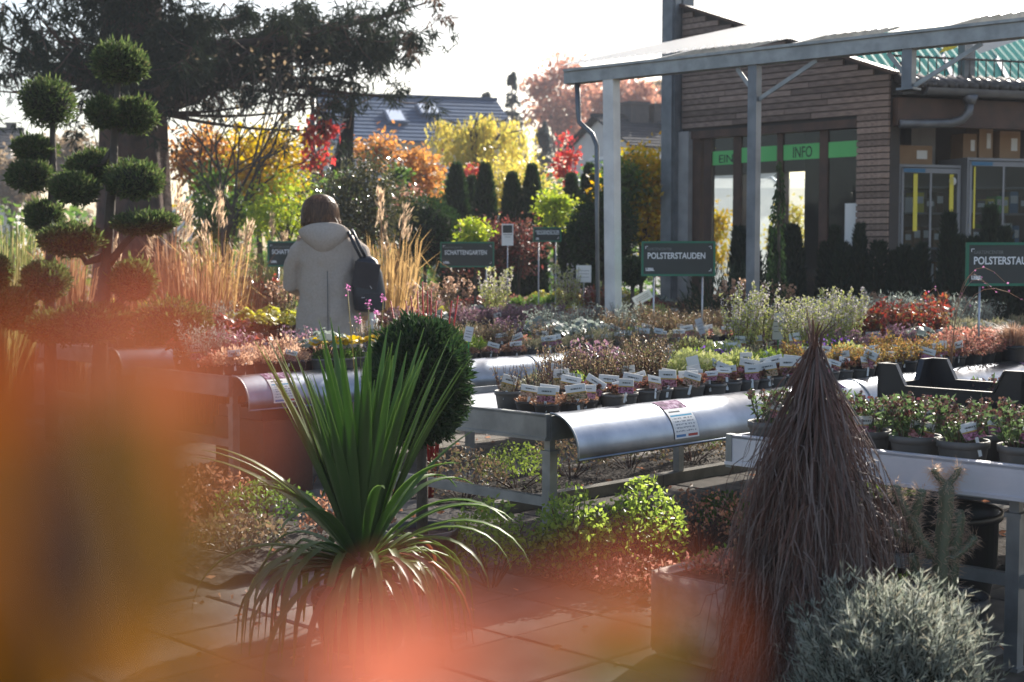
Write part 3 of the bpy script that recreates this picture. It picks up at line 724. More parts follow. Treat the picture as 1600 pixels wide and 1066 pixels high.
fill(TB, 'front', 9.08, [('heuch', 5.2, 6.3, .25, .3, 1), ('heuchlime', 6.35, 7.0, .25, .1, 1.15), ('heuch', 7.05, 8.4, .23, .5, .9), ('mauve', 8.45, 9.6, .22, .4, 1), ('redsedum', 9.65, 10.4, .22, .2, 1.1), ('heath', 10.45, 12.1, .24, .2, 1.1)], mix=['heuch', 'heuchlime', 'palelime', 'nepeta', 'bright', 'mauve', 'stachys', 'tan', 'mixred', 'silver'])
fill(TB, 'middle', 9.36, [('heuchlime', 5.3, 6.8, .27, .1, 1.2), ('tan', 7.0, 7.7, .24, .2, .8), ('green', 7.9, 8.7, .25, .4, .9), ('mauve', 8.75, 9.9, .24, .3, 1.1), ('heuchlime', 9.95, 10.6, .25, .1, .9), ('heuch', 10.7, 12.1, .25, .2, 1)], mix=['heuch', 'heuchlime', 'palelime', 'nepeta', 'bright', 'mauve', 'stachys', 'tan', 'mixred', 'silver'])
fill(TB, 'back', 9.7, [('heuch', 5.4, 6.9, .28, .2, 1.2), ('tan', 7.0, 8.6, .26, .2, .9), ('heuchlime', 8.65, 9.1, .24, .2, 1.0), ('stachys', 9.2, 10.4, .26, .4, 1.1), ('heuchlime', 10.5, 12.1, .25, .1, 1.15)], mix=['heuch', 'heuchlime', 'palelime', 'nepeta', 'bright', 'mauve', 'stachys', 'tan', 'mixred', 'silver'])
UB = 'fourth bench row'
fill(UB, 'front', 11.42, [('heuchlime', 6.4, 7.8, .3, .1, 1.2), ('tan', 8.6, 9.3, .27, .1, .9), ('heuchlime', 9.4, 10.2, .3, .3, .9), ('heuch', 10.3, 11.4, .28, .3, 1), ('green', 11.5, 12.4, .28, .3, 1), ('yelor', 12.5, 13.2, .26, .2, 1.4), ('green', 13.3, 14.5, .28, .1, 1)], mix=['green', 'heuchlime', 'palelime', 'tan', 'mixred', 'stachys', 'mauve'])
fill(UB, 'back', 11.9, [('heuch', 6.5, 8.4, .31, .1, 1.2), ('tan', 8.6, 10.4, .3, .1, 1.0), ('redsedum', 10.5, 12.3, .3, .2, 1.3), ('heuchlime', 12.4, 14.4, .3, .2, 1.0)], mix=['green', 'heuchlime', 'palelime', 'tan', 'mixred', 'stachys', 'mauve'])
LB = 'bench under the canopy'
fill(LB, 'front', 5.38, [('mixed', 9.2, 9.9, .2, .8, 1.2), ('grey', 9.95, 11.5, .2, .6, 1.2)])
fill(LB, 'second', 5.62, [('silver', 9.2, 11.5, .23, .5, 1.15)])
fill(LB, 'back', 5.92, [('silver', 9.2, 10.6, .23, .2, 1.3), ('heath', 10.7, 11.5, .24, .1, 1.4)])
# yellow labelled pots at the left end of the second bench row: a yellow flower each
def yellow_pot(i, u, v):
    p = g(u, v, SURF); t = thing('potted_yellow_daisy', f'pot with bright yellow flower tops behind the sword leaves, {ordn(i)} from the left', 'potted plant', p, 0, 'yellow topped pots on the second bench row')
    link('pot', POT['m_taupe'][0], t); h = .10
    me, _ = SP['green']['var'][0]; link('foliage', me, t, (0, 0, h * .88), None, .55)
    b = MB(); P = np.stack([nr.uniform(-.06, .06, 26), nr.uniform(-.05, .05, 26), .095 + nr.uniform(0, .03, 26)], 1)
    b.polys(lobed(P, rdir(26, 1.5), .020, 8)); b.build('flowers', MT['petal_y'], t, (0, 0, h * .88))['kind'] = 'stuff'
for i, u in enumerate((4.98, 5.10, 5.22, 5.34, 5.58)): yellow_pot(i, u, 6.47 if i % 2 else 6.52)

# ------------------------------------------------------------------ black crate on the right bench
def crate():
    t = thing('plastic_crate', 'empty black plastic crate with tall raised corners on the right hand bench', 'crate', g(4.78, 2.24, .567), R(45))
    W, L, th, hs, hc = .40, .58, .012, .245, .325      # local x = u, y = v
    def prof(n):
        return [(0, hc), (.075, hc), (.115, hs), (n - .115, hs), (n - .075, hc), (n, hc)]
    def side(n, f, name):
        vs = []; fs = []
        P = prof(n)
        for a, h in P: vs += [f(a, 0, 0), f(a, th, 0), f(a, th, h), f(a, 0, h)]
        for i in range(len(P) - 1):
            for k in range(4): fs.append((i * 4 + k, (i + 1) * 4 + k, (i + 1) * 4 + (k + 1) % 4, i * 4 + (k + 1) % 4))
        fs += [(0, 1, 2, 3), tuple(reversed([len(vs) - 4 + k for k in range(4)]))]
        b = MB()._add(vs, fs)
        for i in range(len(P) - 1):       # rolled top rim
            (a0, h0), (a1, h1) = P[i], P[i + 1]; b.bar(f(a0, th / 2, h0), f(a1, th / 2, h1), .022, .007)
        for i in range(5):
            a = .12 + i * (n - .24) / 4; c0, c1 = Vector(f(a, -.004, .02)), Vector(f(a, -.004, hs - .03)); b.bar(c0, c1, .012, .008)
        b.build(name, MT['crate'], t)
    side(L, lambda a, d, h: (d, a, h), 'long_side'); side(L, lambda a, d, h: (W - d, a, h), 'long_side')
    side(W, lambda a, d, h: (a, d, h - .001), 'short_side'); side(W, lambda a, d, h: (a, L - d, h - .001), 'short_side')
    b = MB()
    for i in range(8): b.box(th, W - th, th + i * .068, th + i * .068 + .05, .002, .012)
    for i in range(4): b.box(.05 + i * .09, .07 + i * .09, th, L - th, .0125, .018)
    b.build('slatted_base', MT['crate'], t)
crate()

# ------------------------------------------------------------------ signs
def text_mesh(s, size, ex=.0012, bold=0.0):
    cu = bpy.data.curves.new('lettering', 'FONT'); cu.body = s; cu.size = size; cu.extrude = ex; cu.align_x = 'LEFT'; cu.resolution_u = 3; cu.offset = bold
    o = bpy.data.objects.new('lettering', cu); COL.objects.link(o)
    dg = bpy.context.evaluated_depsgraph_get(); dg.update()
    me = bpy.data.meshes.new_from_object(o.evaluated_get(dg)); bpy.data.objects.remove(o); bpy.data.curves.remove(cu)
    me.materials.clear(); return me
def put_text(s, size, mat, parent, loc, rot=(math.pi / 2, 0, 0), width=None, bold=0.0):
    me = text_mesh(s, size, bold=bold); me.materials.append(mat)
    o = link('lettering', me, parent, loc, rot)
    if width:
        xs = [v.co.x for v in me.vertices]; k = width / (max(xs) - min(xs)); o.scale = (k, 1, 1)
    return o
def sign(word, label, px, py_top, D, W=.565, H=.267, foot=0.0, rz=0.0, cat='sign', posts=(.12, .83), wordw=.78):
    p = pt(px, py_top, D); ztop = p.z
    t = thing('garden_sign', label, cat, (p.x, p.y, foot), rz, 'dark green bed signs')
    z0 = ztop - H - foot; z1 = ztop - foot
    b = MB(); e = .016
    b.box(-W / 2, W / 2, -.010, .012, z0, z0 + e); b.box(-W / 2, W / 2, -.010, .012, z1 - e, z1)
    b.box(-W / 2, -W / 2 + e, -.0095, .0115, z0 + e, z1 - e); b.box(W / 2 - e, W / 2, -.0095, .0115, z0 + e, z1 - e); b.box(-W / 2 + e, W / 2 - e, .004, .010, z0 + e, z1 - e)
    b.build('frame', MT['sign_frame'], t)
    MB().box(-W / 2 + e, W / 2 - e, -.005, .003, z0 + e, z1 - e).build('panel', MT['sign_panel'], t)
    x0 = -W / 2 + .045
    put_text(word, .066, MT['txt_white'], t, (x0, -.0065, z0 + H * .50), width=W * wordw, bold=.0013)
    put_text('GARTENCENTER', .03, MT['txt_gray'], t, (x0, -.0065, z0 + H * .735), width=W * .33)
    put_text('LEIBL', .03, MT['txt_white'], t, (x0 - .012, -.0065, z0 + H * .155), width=W * .115, bold=.0015)
    c = MB(); q = .018; w_ = .004
    for sx, sz in ((-1, 1), (1, 1), (1, -1)):
        cx = sx * (W / 2 - .032); cz = (z0 + H / 2) + sz * (H / 2 - .04)
        c.box(min(cx, cx - sx * q), max(cx, cx - sx * q), -.008, -.0055, cz - w_ / 2, cz + w_ / 2); c.box(cx - w_ / 2, cx + w_ / 2, -.0079, -.0054, min(cz, cz - sz * q), max(cz, cz - sz * q))
    c.build('corner_marks', MT['txt_white'], t)
    for f in posts: MB().tube([(-W / 2 + W * f, .002, 0), (-W / 2 + W * f, .002, z0)], .007, 8).build('post', MT['alu'], t)
    return t
sign('POLSTERSTAUDEN', 'green cushion perennials sign reading POLSTERSTAUDEN right of the pale canopy post', 1060, 377, 10.9, foot=SURF, posts=(.17, .83))
sign('POLSTERSTAUDEN', 'green POLSTERSTAUDEN sign cut by the right edge of the photo', 1580, 379, 8.75, foot=SURF, posts=(.16, .84), rz=R(4))
sign('SCHATTENGARTEN', 'green SCHATTENGARTEN sign standing right of the person', 730, 378, 14.9, foot=SURF, posts=(.85,))
sign('SCHATTENGARTEN', 'green SCHATTENGARTEN sign half hidden behind the person', 460, 377, 15.0, foot=SURF, posts=(.2, .8))
sign('BODENDECKER', 'small distant green sign reading BODENDECKER by the maroon hedge', 855, 355, 16.0, W=.32, H=.165, posts=(.2, .8))
def info_board():
    p = pt(793, 350, 13.5); t = thing('information_card', 'white information card on a thin stake left of the bodendecker sign', 'sign', (p.x, p.y, SURF))
    z = p.z - SURF
    MB().box(-.055, .055, 0, .006, z - .205, z).build('card', MT['white'], t)
    MB().box(-.045, .045, -.002, -.0005, z - .085, z - .012).build('picture', MT['sign_panel'], t)
    MB().box(-.042, .042, -.002, -.0005, z - .105, z - .098).box(-.03, .03, -.002, -.0005, z - .125, z - .121).build('print_line', MT['txt_gray'], t)['kind'] = 'stuff'
    MB().tube([(0, .003, 0), (0, .003, z - .205)], .005, 6).build('stake', MT['alu'], t)
info_board()
def price_card(label, px, py, D, wd, ht, rot, foot, green=False, mat='paper'):
    p = pt(px, py, D); t = thing('price_card', label, 'price tag', (p.x, p.y, foot), R(rng.uniform(-15, 15)))
    zz = p.z - foot
    b = MB(); c, s = math.cos(rot), math.sin(rot)
    b.obox((0, 0, zz), (c * wd / 2, 0, s * wd / 2), (0, .001, 0), (-s * ht / 2, 0, c * ht / 2)); b.build('card', MT[mat], t)
    l = MB()
    for k in (-.2, .0, .18): l.obox((-s * ht * k, -.0018, zz + c * ht * k), (c * wd * .36, 0, s * wd * .36), (0, .0004, 0), (-s * .002, 0, c * .002))
    l.build('print_line', MT['txt_gray'], t)['kind'] = 'stuff'
    MB().tube([(0, .004, 0), (0, .004, zz)], .004, 6).build('stake', MT['stake_green' if green else 'alu'], t)
price_card('white price card tilted in front of the pale post', 1004, 465, 11.4, .16, .075, R(28), SURF)
price_card('blue white price tag leaning at the end of the second bench pots', 1094, 510, 10.6, .05, .12, R(18), SURF, mat='render_blue')
price_card('white tag standing left of the bright flower pots near the conifer ball', 732, 522, 8.6, .05, .09, R(-12), SURF, True)
price_card('tall white tag on a green stake in the pale catmint', 1216, 510, 8.5, .07, .16, R(0), SURF, True)
price_card('pink and white leaning tag standing among the houseleek tags', 1086, 580, 6.95, .06, .15, R(14), SURF)
price_card('white board leaning in the plants behind the pale post', 912, 428, 14.2, .15, .17, R(0), SURF)

# ------------------------------------------------------------------ building
U_W = 13.0
def vpx(px, u=U_W):
    r = (px - CX) / F; return u * (1 - r) / (1 + r)
VR, VL = vpx(1385), vpx(1063)
def wall_top(v): return 3.15 + (v - VR) * .368
def building():
    t = thing('garden_shop', 'timber clad garden shop with green INFO band across its windows', 'building', g(U_W, VR), R(45))
    vl = VL - VR; ZH = 2.72; vp = vpx(1335) - VR
    # backing wall, wedge shaped, behind the boards
    def wedge(v0, v1, z0, x0, x1, mat, nm):
        b = MB(); a, c = wall_top(VR + v0), wall_top(VR + v1)
        vs = [(x, v, z) for x in (x0, x1) for (v, z) in ((v0, z0), (v1, z0), (v1, c), (v0, a))]
        b._add(vs, [(0, 3, 2, 1), (4, 5, 6, 7), (0, 1, 5, 4), (1, 2, 6, 5), (2, 3, 7, 6), (3, 0, 4, 7)]); return b.build(nm, mat, t)
    wl = wedge(0, vl, ZH, .03, .22, MT['dark_in'], 'wall')
    MB().box(.03, .22, 0, vp, 0, ZH - .002).build('pillar', MT['dark_in'], t)
    # larch boards, each its own piece
    bm_ = MB().box(0, 1, 0, 1, 0, 1).mesh('cladding_board', MT['board'])
    bh = .066; n = 0
    z = .05
    while z < 4.2:
        v0, v1 = (0, vl) if z >= ZH - .01 else (0, vp)
        vmin = max(v0, VR * 0 + (z + bh - 3.15) / .368 if z + bh > 3.15 else v0)
        if vmin < v1 - .1:
            x = vmin
            first = True
            while x < v1 - .02:
                ln = rng.uniform(.55, 1.3) if z >= ZH - .01 else 9
                e = min(v1, x + ln)
                if v1 - e < .25: e = v1
                link('cladding_board', bm_, t, (-.004 + rng.uniform(-.006, .004), x + .003, z), None, (.032, e - x - .006, bh - .012)); n += 1
                x = e
        z += bh
    # sloping verge trim on the top edge
    b = MB(); b.bar((.10, -.05, wall_top(VR - .05) + .02), (.10, vl + .03, wall_top(VL + .03) + .02), .30, .035); b.build('verge', MT['wood_dark'], t)
    # frame of the glazed front
    def post(pxa, pxb, mat, x0=.066, x1=.10, z0=0.0, z1=ZH, nm='mullion'):
        return MB().box(x0, x1, vpx(pxb) - VR, vpx(pxa) - VR, z0, z1 - .003).build(nm, MT[mat], t)
    post(1062, 1078, 'conc', -.05, .20, nm='column'); post(1078, 1090, 'wood_dark', .03, .12); post(1094, 1105, 'wood_dark', .05, .12)
    post(1138, 1150, 'wood_dark'); post(1206, 1215, 'wood_dark'); post(1272, 1285, 'wood_dark')
    MB().box(.0, .18, vp + .003, vl - .12, ZH - .09, ZH - .004).build('head_rail', MT['wood_dark'], t)
    MB().box(.02, .18, vp + .003, vl - .12, .0, .16).build('sill', MT['wood_dark'], t)
    for a, c in ((1105, 1138), (1150, 1206), (1215, 1272), (1285, 1335)):
        gl = MB().box(.085, .091, vpx(c) - VR, vpx(a) - VR, .16, ZH - .09).build('window', MT['glass'], t)
    # green band on the glass
    ZB0, ZB1 = 2.335, 2.50
    for a, c, txt in ((1105, 1138, 'EIN'), (1150, 1206, None), (1215, 1272, 'INFO'), (1285, 1335, None)):
        v0, v1 = vpx(c) - VR, vpx(a) - VR
        z0 = ZB0 + (.0 if txt != 'EIN' else -.01)
        b = MB().box(.076, .082, v0 + .002, v1 - .002, z0, ZB1 + (0 if txt != 'EIN' else -.02)).build('sign_band', MT['green_band'], t)
        if txt:
            put_text(txt, .17 if txt == 'INFO' else .13, MT['ink'], t, (.073, (v1 - .12 if txt == 'INFO' else v1 - .085), z0 + .022), (math.pi / 2, 0, -math.pi / 2), width=(.24 if txt == 'INFO' else .19))
    MB().box(.078, .083, vpx(1335) - VR + .005, vpx(1312) - VR, .9, 1.85).build('notice', MT['paper'], t)
    # tall steel column at the left end
    MB().box(-.16, .02, vl + .02, vl + .17, 0, 4.75).box(.0205, .22, vl + .002, vl + .03, 0, 4.3).box(-.12, -.02, vl + .005, vl + .019, 0, 4.75).build('steel_column', MT['steel'], t)
    # room behind: floor, ceiling, far glazed wall
    FD = 4.2
    MB()._add([(.22, 0, .02), (FD, 2.3, .02), (FD, 5.6, .02), (.22, vl, .02), (.22, 0, -.03), (FD, 2.3, -.03), (FD, 5.6, -.03), (.22, vl, -.03)], [(0, 1, 2, 3), (7, 6, 5, 4), (0, 4, 5, 1), (2, 6, 7, 3), (1, 5, 6, 2), (0, 3, 7, 4)]).build('floor', MT['floor_in'], t)
    b = MB(); a, c = wall_top(VR) - .02, wall_top(VL) - .02
    b._add([(.23, 0, a), (FD, 2.3, a), (FD, 5.6, c), (.23, vl, c), (.23, 0, a - .12), (FD, 2.3, a - .12), (FD, 5.6, c - .12), (.23, vl, c - .12)], [(0, 1, 2, 3), (7, 6, 5, 4), (0, 4, 5, 1), (2, 6, 7, 3), (1, 5, 6, 2), (0, 3, 7, 4)]); b.build('roof', MT['dark_in'], t)
    MB().box(FD, FD + .15, 1.9, 5.7, 2.50, 3.05).build('far_wall_head', MT['dark_in'], t)
    MB().box(FD, FD + .15, 1.9, 5.7, 0, .40).build('far_wall_base', MT['dark_in'], t)
    for i in range(6):
        v = 1.95 + i * 3.7 / 5
        MB().box(FD - .01, FD + .14, v - .05, v + .05, .401, 2.499).build('far_mullion', MT['wood_dark'], t)
building()

# shop front to the right with cabinets under an eave
CORNER = g(U_W, VR)
WDIR = Vector((.953, .303)); ANG = math.atan2(.303, .953)
def shopfront():
    t = thing('shop_annex', 'dark open shop front with zinc gutter right of the timber wall', 'building', (CORNER.x + .06, CORNER.y - .02, 0), ANG)
    LEN = 4.2
    MB().box(-.02, LEN, 1.7, 1.8, 0, 3.0).build('back_wall', MT['dark_in'], t)
    MB().box(-.06, -.001, .1, 1.7, 0, 2.9).build('side_wall', MT['dark_in'], t)
    MB().box(0, LEN, -.1, 1.7, -.03, .02).build('floor', MT['floor_in'], t)
    MB().box(0, LEN, .06, 1.7, 2.86, 2.92).build('ceiling', MT['dark_in'], t)
    MB().box(.0, LEN, -.04, .06, 2.62, 2.90).build('fascia_beam', MT['wood_dark'], t)
    # gutter: half round along the eave
    b = MB(); prof = [(.075 * math.cos(a), .075 * math.sin(a)) for a in [math.pi + math.pi * i / 10 for i in range(11)]]
    vs = [(x, -.16 + y, 2.99 + z) for x in (.22, LEN) for (y, z) in prof]; n = len(prof)
    b._add(vs, [(i, n + i, n + i + 1, i + 1) for i in range(n - 1)], 0, True); b._add([(.22, -.16 + y, 2.99 + z) for y, z in prof], [tuple(range(n))])
    b.build('gutter', MT['pipe'], t)
    MB().tube([(.76, -.16, 2.93), (.76, -.16, 2.84)], [.085, .05], 12).tube([(.76, -.16, 2.85), (.75, -.16, 2.76), (.70, -.13, 2.69), (.60, -.08, 2.655), (.30, -.07, 2.64), (.02, -.05, 2.63)], .045, 10).build('downpipe', MT['pipe'], t)
    # eave tiles above the gutter
    tm = MB().lathe([(.05, 0), (.055, .30)], 8).mesh('eave_tile', MT['tile_dark'])
    for i in range(34):
        link('eave_tile', tm, t, (.06 + i * .122, -.20, 3.005 + rng.uniform(-.006, .006)), (R(-68), 0, 0))
    MB().box(0, LEN, -.12, 1.7, 2.925, 2.98).build('eave_deck', MT['tile_dark'], t)
    # snow guard railing
    b = MB()
    b.tube([(0, .12, 3.34), (LEN, .12, 3.34)], .012, 6); b.tube([(0, .12, 3.10), (LEN, .12, 3.10)], .010, 6)
    for i in range(42): b.tube([(.05 + i * .1, .12, 3.08), (.05 + i * .1, .12, 3.36)], .007, 5)
    b.build('snow_guard', MT['tile_dark'], t)
    for x in (.28, 1.03, 1.85, 2.9): MB().bar((x, .12, 3.05), (x - .05, .28, 3.30), .03).build('guard_bracket', MT['tile_dark'], t)
    MB().box(.93, 1.06, .18, .30, 2.98, 3.62).build('roof_post', MT['steel'], t)
    # teal corrugated light sheet roof rising behind
    b = MB(); vs = []; fs = []; n = 260
    for i in range(n + 1):
        x = -.02 + (LEN + .6) * i / n; dz = .003 * math.sin(i * 2 * math.pi / 6)
        vs += [(x, .38 + dz, 2.99), (x, 1.35 + dz, 3.80)]
    for i in range(n): fs.append((2 * i, 2 * i + 2, 2 * i + 3, 2 * i + 1))
    b._add(vs, fs, 0, True); b.build('light_sheet', MT['sheet_teal'], t)
    for x in (1.0, 1.7, 2.4, 3.2): MB().bar((x, .36, 3.03), (x + .3, 1.2, 3.62), .05, .05).build('rafter', MT['alu'], t)
    # torn white film hanging below the canopy
    b = MB(); b._add([(.42, -.3, 3.55), (1.2, -.35, 3.62), (1.9, -.30, 3.72), (1.25, -.33, 3.50), (.75, -.32, 3.33), (.62, -.33, 3.45)], [(0, 5, 1), (5, 4, 3), (5, 3, 1), (1, 3, 2)]); b.build('torn_film', MT['paper'], t)
    b = MB(); b._add([(.30, -.28, 3.32), (.46, -.30, 3.50), (.60, -.30, 3.46), (.50, -.26, 3.38)], [(0, 3, 1), (3, 2, 1)]); b.build('torn_film', MT['yellow'], t)
    def on(x, y, z): 
        c, s = math.cos(ANG), math.sin(ANG); return (CORNER.x + .06 + c * x - s * y, CORNER.y - .02 + s * x + c * y, z)
    # cabinets
    for k, (x0, x1, y0, top, lab) in enumerate(((.28, 1.03, .35, 2.26, 'grey glass fronted cabinet with two yellow strips next to the timber corner'), (1.06, 1.95, .28, 2.34, 'second grey glass fronted cabinet, cut by the right edge of the photo'))):
        w_ = x1 - x0; c = thing('display_cabinet', lab, 'cabinet', on(x0, y0, .02), ANG); h = top - .02
        MB().box(0, w_, .50, .52, 0, h).build('back_panel', MT['cab'], c)
        MB().box(0, .02, 0, .50, 0, h).box(w_ - .02, w_, 0, .5, 0, h).build('side_panel', MT['cab'], c)
        MB().box(.02, w_ - .02, .0, .5, h - .03, h - .001).build('top_panel', MT['cab'], c)
        b = MB().box(.021, .05, -.012, -.001, .02, h - .04).box(w_ - .05, w_ - .021, -.012, -.001, .02, h - .04).box(w_ / 2 - .012, w_ / 2 + .012, -.012, -.001, .02, h - .04).box(.05, w_ - .05, -.0125, -.0005, h - .09, h - .04); b.build('door_frame', MT['cab'], c)
        MB().box(.03, w_ - .03, -.006, -.003, .03, h - .05).build('glass_pane', MT['glass_cab'], c)
        if k == 0:
            for xx in (.16, .60): MB().box(xx, xx + .05, -.018, -.013, h - .70, h - .10).build('yellow_strip', MT['yellow'], c)
            MB().lathe([(.045, 0), (.045, .004)], 16).build('round_sticker', MT['paper'], c, (w_ - .11, -.014, h - .17), (math.pi / 2, 0, 0))
        else: MB().box(.07, .09, -.018, -.013, h - .75, h - .10).build('yellow_strip', MT['yellow'], c)
        MB().box(.04, .30, -.02, -.013, h - .085, h - .045).build('name_plate', MT['blue_lbl'], c)
        for z in (.5, .95, 1.35, 1.72, 2.0): MB().box(.02, w_ - .02, .05, .49, z, z + .018).build('shelf', MT['cab'], c)
        for z in (.52, .97, 1.37, 1.74):
            x = .06; j = 0
            while x < w_ - .14:
                ww = rng.uniform(.06, .13); hh = rng.uniform(.12, .27)
                m = rng.choice(['cardboard', 'white', 'blue_lbl', 'yellow', 'green_band', 'pot_red', 'orange_p'])
                if m == 'orange_p': m = 'pot_taupe'
                b = MB().box(x, x + ww * .85, .10, .28, 0, hh); b.box(x + .008, x + ww * .85 - .008, .098, .1, hh * .45, hh * .8, 1)
                j += 1; cn = {'cardboard': 'brown', 'white': 'white', 'blue_lbl': 'blue', 'yellow': 'yellow', 'green_band': 'green', 'pot_red': 'dark red', 'pot_taupe': 'grey'}[m]
                o = b.build('product_pack', [MT[m], MT['white']], None, on(x0, y0, .02 + z + .001), (0, 0, ANG))
                tag(o, f"{cn} pack, {ordn(j - 1)} from left on the {['lowest', 'lower middle', 'upper middle', 'top'][(.52, .97, 1.37, 1.74).index(z)]} shelf of the {'left' if k == 0 else 'right'} cabinet", 'package', 'product packs in the cabinets'); x += ww + .01
    for i, (x0, w_, h, z, m, lab) in enumerate(((.30, .42, .20, 2.262, 'cardboard', 'low cardboard box with white label on top of the left cabinet'), (.62, .30, .42, 2.262, 'conc', 'pale grey upright panel box behind the low cardboard box'),
                                               (1.10, .17, .26, 2.342, 'cardboard', 'narrow cardboard box left of the tallest box on the right cabinet'), (1.30, .17, .36, 2.342, 'cardboard', 'tallest cardboard box with white label on the right cabinet'), (1.56, .26, .30, 2.342, 'cardboard', 'cardboard box near the right edge of the photo on the right cabinet'))):
        y = .42 if i != 1 else .66
        t2 = thing('cardboard_box' if i != 1 else 'panel_box', lab, 'box', on(x0, y, z), ANG)
        MB().box(0, w_, 0, .22, 0, h).build('carton', MT[m], t2)
        if i != 1:
            MB().box(w_ * .55, w_ * .85, -.002, -.0005, h * .3, h * .75).build('paper_label', MT['paper'], t2)
            MB().box(w_ * .49, w_ * .51, -.0015, .22, h, h + .001).build('tape', MT['wood_dark'], t2)
shopfront()

# ------------------------------------------------------------------ canopy
UC = 8.44
def canopy():
    v1 = 7.80; v0 = 2.6
    t = thing('shop_canopy', 'open canopy of corrugated sheet on steel posts before the shop', 'canopy', g(UC, v1), R(48.5))
    L = v1 - v0    # local y negative toward the right
    zb, zt = 2.67, 2.785
    b = MB().box(-.05, -.04, -L, 0, zb, zt).box(-.04, .05, -L, -.001, zb, zb + .012).box(.05, .06, -L, 0, zb, zt - .03).box(-.07, -.05, -L, .001, zt - .02, zt)
    b.box(-.05, .06, .0, .01, zb, zt - .002); b.build('eave_beam', MT['galv_dull'], t)
    sl = .238; du = 4.52
    # corrugated translucent sheets
    per = .076; n = int(L / per * 6); w0 = .0
    k = 5
    for q in range(k):
        a = -L + L * q / k; c = -L + L * (q + 1) / k; vs = []; fs = []; m = int((c - a) / per * 6)
        for i in range(m + 1):
            y = a + (c - a) * i / m; dz = .011 * math.sin(2 * math.pi * y / per)
            vs += [(-.10, y, zt + .03 + dz + (.004 * (q % 2))), (du, y, zt + .03 + sl * du + dz + .004 * (q % 2))]
        for i in range(m): fs.append((2 * i, 2 * i + 1, 2 * i + 3, 2 * i + 2))
        MB()._add(vs, fs, 0, True).build('corrugated_sheet', MT['sheet_white'], t)
    for vv in (7.34, 6.07, 4.88, 3.6):
        y = vv - v1
        MB().bar((.07, y, zb + .05), (du - .05, y, zb + .05 + sl * du), .06, .10).build('rafter', MT['galv_dull'], t)
    for uu in (1.4, 2.9): MB().box(uu - .03, uu + .03, -L, -.05, zt - .035 + sl * uu, zt + .010 + sl * uu).build('purlin', MT['galv_dull'], t)
    # posts
    y = 7.37 - v1
    lean = -.045
    b = MB(); h = zb
    for (x0, x1, y0, y1) in ((-.045, .045, -.05, .05),):
        vs = []
        for z, d in ((0, lean), (h, 0)):
            vs += [(x0, y + y0 + d, z), (x1, y + y0 + d, z), (x1, y + y1 + d, z), (x0, y + y1 + d, z)]
        b._add(vs, [(3, 2, 1, 0), (4, 5, 6, 7), (0, 1, 5, 4), (1, 2, 6, 5), (2, 3, 7, 6), (3, 0, 4, 7)])
    b.box(-.055, .055, y - .06 + lean, y + .06 + lean, 0, .02); o = b.build('post', MT['post_white'], t); o['label'] = 'pale leaning post at the left end'
    for vv in (6.07, 4.88):
        y = vv - v1; z0 = 0 if vv > 5 else 2.40
        MB().box(-.035, .035, y - .036, y + .036, z0, zb).box(-.06, .06, y - .06, y + .06, z0, z0 + .015).build('post' if vv > 5 else 'hanger', MT['steel'], t)
        MB().bar((0, y + .03, zb - .16), (0, y + .15, zb - .01), .012, .03).bar((0, y - .03, zb - .25), (0, y - .5, zb - .01), .012, .03).build('brace', MT['galv_dull'], t)
    # downpipe at the left end
    y = -.09
    MB().tube([(.0, y, zb + .02), (.0, y - .01, 2.45), (-.01, y - .03, 2.36), (-.02, y - .17, 2.26), (-.045, y - .235, 2.16), (-.06, y - .25, 1.6), (-.06, y - .28, .05)], [.022, .022, .02, .02, .02, .016, .016], 8).build('downpipe', MT['pipe'], t)
canopy()

# ------------------------------------------------------------------ conifers / shrubs
def evergreen(name, label, base, parts_fn, mat, group=None, cat='shrub'):
    t = thing(name, label, cat, base, 0, group); parts_fn(t); return t
def shell(b, c, r, n, L, W, up=.3, m=0, shellq=.78, out=.75):
    d = rdir(n); q = shellq + (1.05 - shellq) * nr.random(n)
    ph = nr.uniform(0, 6, 3); bump = 1 + .08 * np.sin(d[:, 0] * 7 + ph[0]) * np.cos(d[:, 2] * 6 + d[:, 1] * 5 + ph[1]) + .06 * np.sin(d[:, 0] * 17 + d[:, 2] * 13 + ph[2]) * np.sin(d[:, 1] * 15)
    P = np.array(c) + d * (q * bump)[:, None] * np.array(r)
    D = unit(d * out + rdir(n) * .75 + np.array([0, 0, up]))
    b.polys(blades(P, D, L * (.6 + .8 * nr.random(n)), W), m)
def topiary(label, base, pads, trunks, n=3600):
    pads = [(c, tuple(x * 1.08 for x in r)) for c, r in pads]
    t = thing('cloud_pruned_juniper', label, 'topiary', base, 0, 'cloud pruned junipers')
    b = MB()
    for tr, rad in trunks: b.tube([p - Vector(base) for p in tr], rad, 8, 0)
    b.build('trunk', MT['bark'], t)
    for (c, r) in pads:
        c = c - Vector(base); b = MB()
        for q in range(4):
            o = Vector((rng.uniform(-.38, .38) * r[0], rng.uniform(-.38, .38) * r[1], rng.uniform(-.25, .2) * r[2])) if q else Vector((0, 0, -.08 * r[2])); k = (.86 if q == 0 else rng.uniform(.55, .72)); rr = [x * k * rng.uniform(.92, 1.1) for x in r]
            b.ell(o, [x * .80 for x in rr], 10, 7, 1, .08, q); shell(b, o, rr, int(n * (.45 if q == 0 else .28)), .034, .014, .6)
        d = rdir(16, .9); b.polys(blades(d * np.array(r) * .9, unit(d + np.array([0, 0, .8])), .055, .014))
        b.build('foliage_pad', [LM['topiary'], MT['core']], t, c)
def px_pad(px, py, rx, ry, D):
    s = D / F; return (pt(px, py, D), (rx * s, rx * s * .95, ry * s))
DA = 9.3
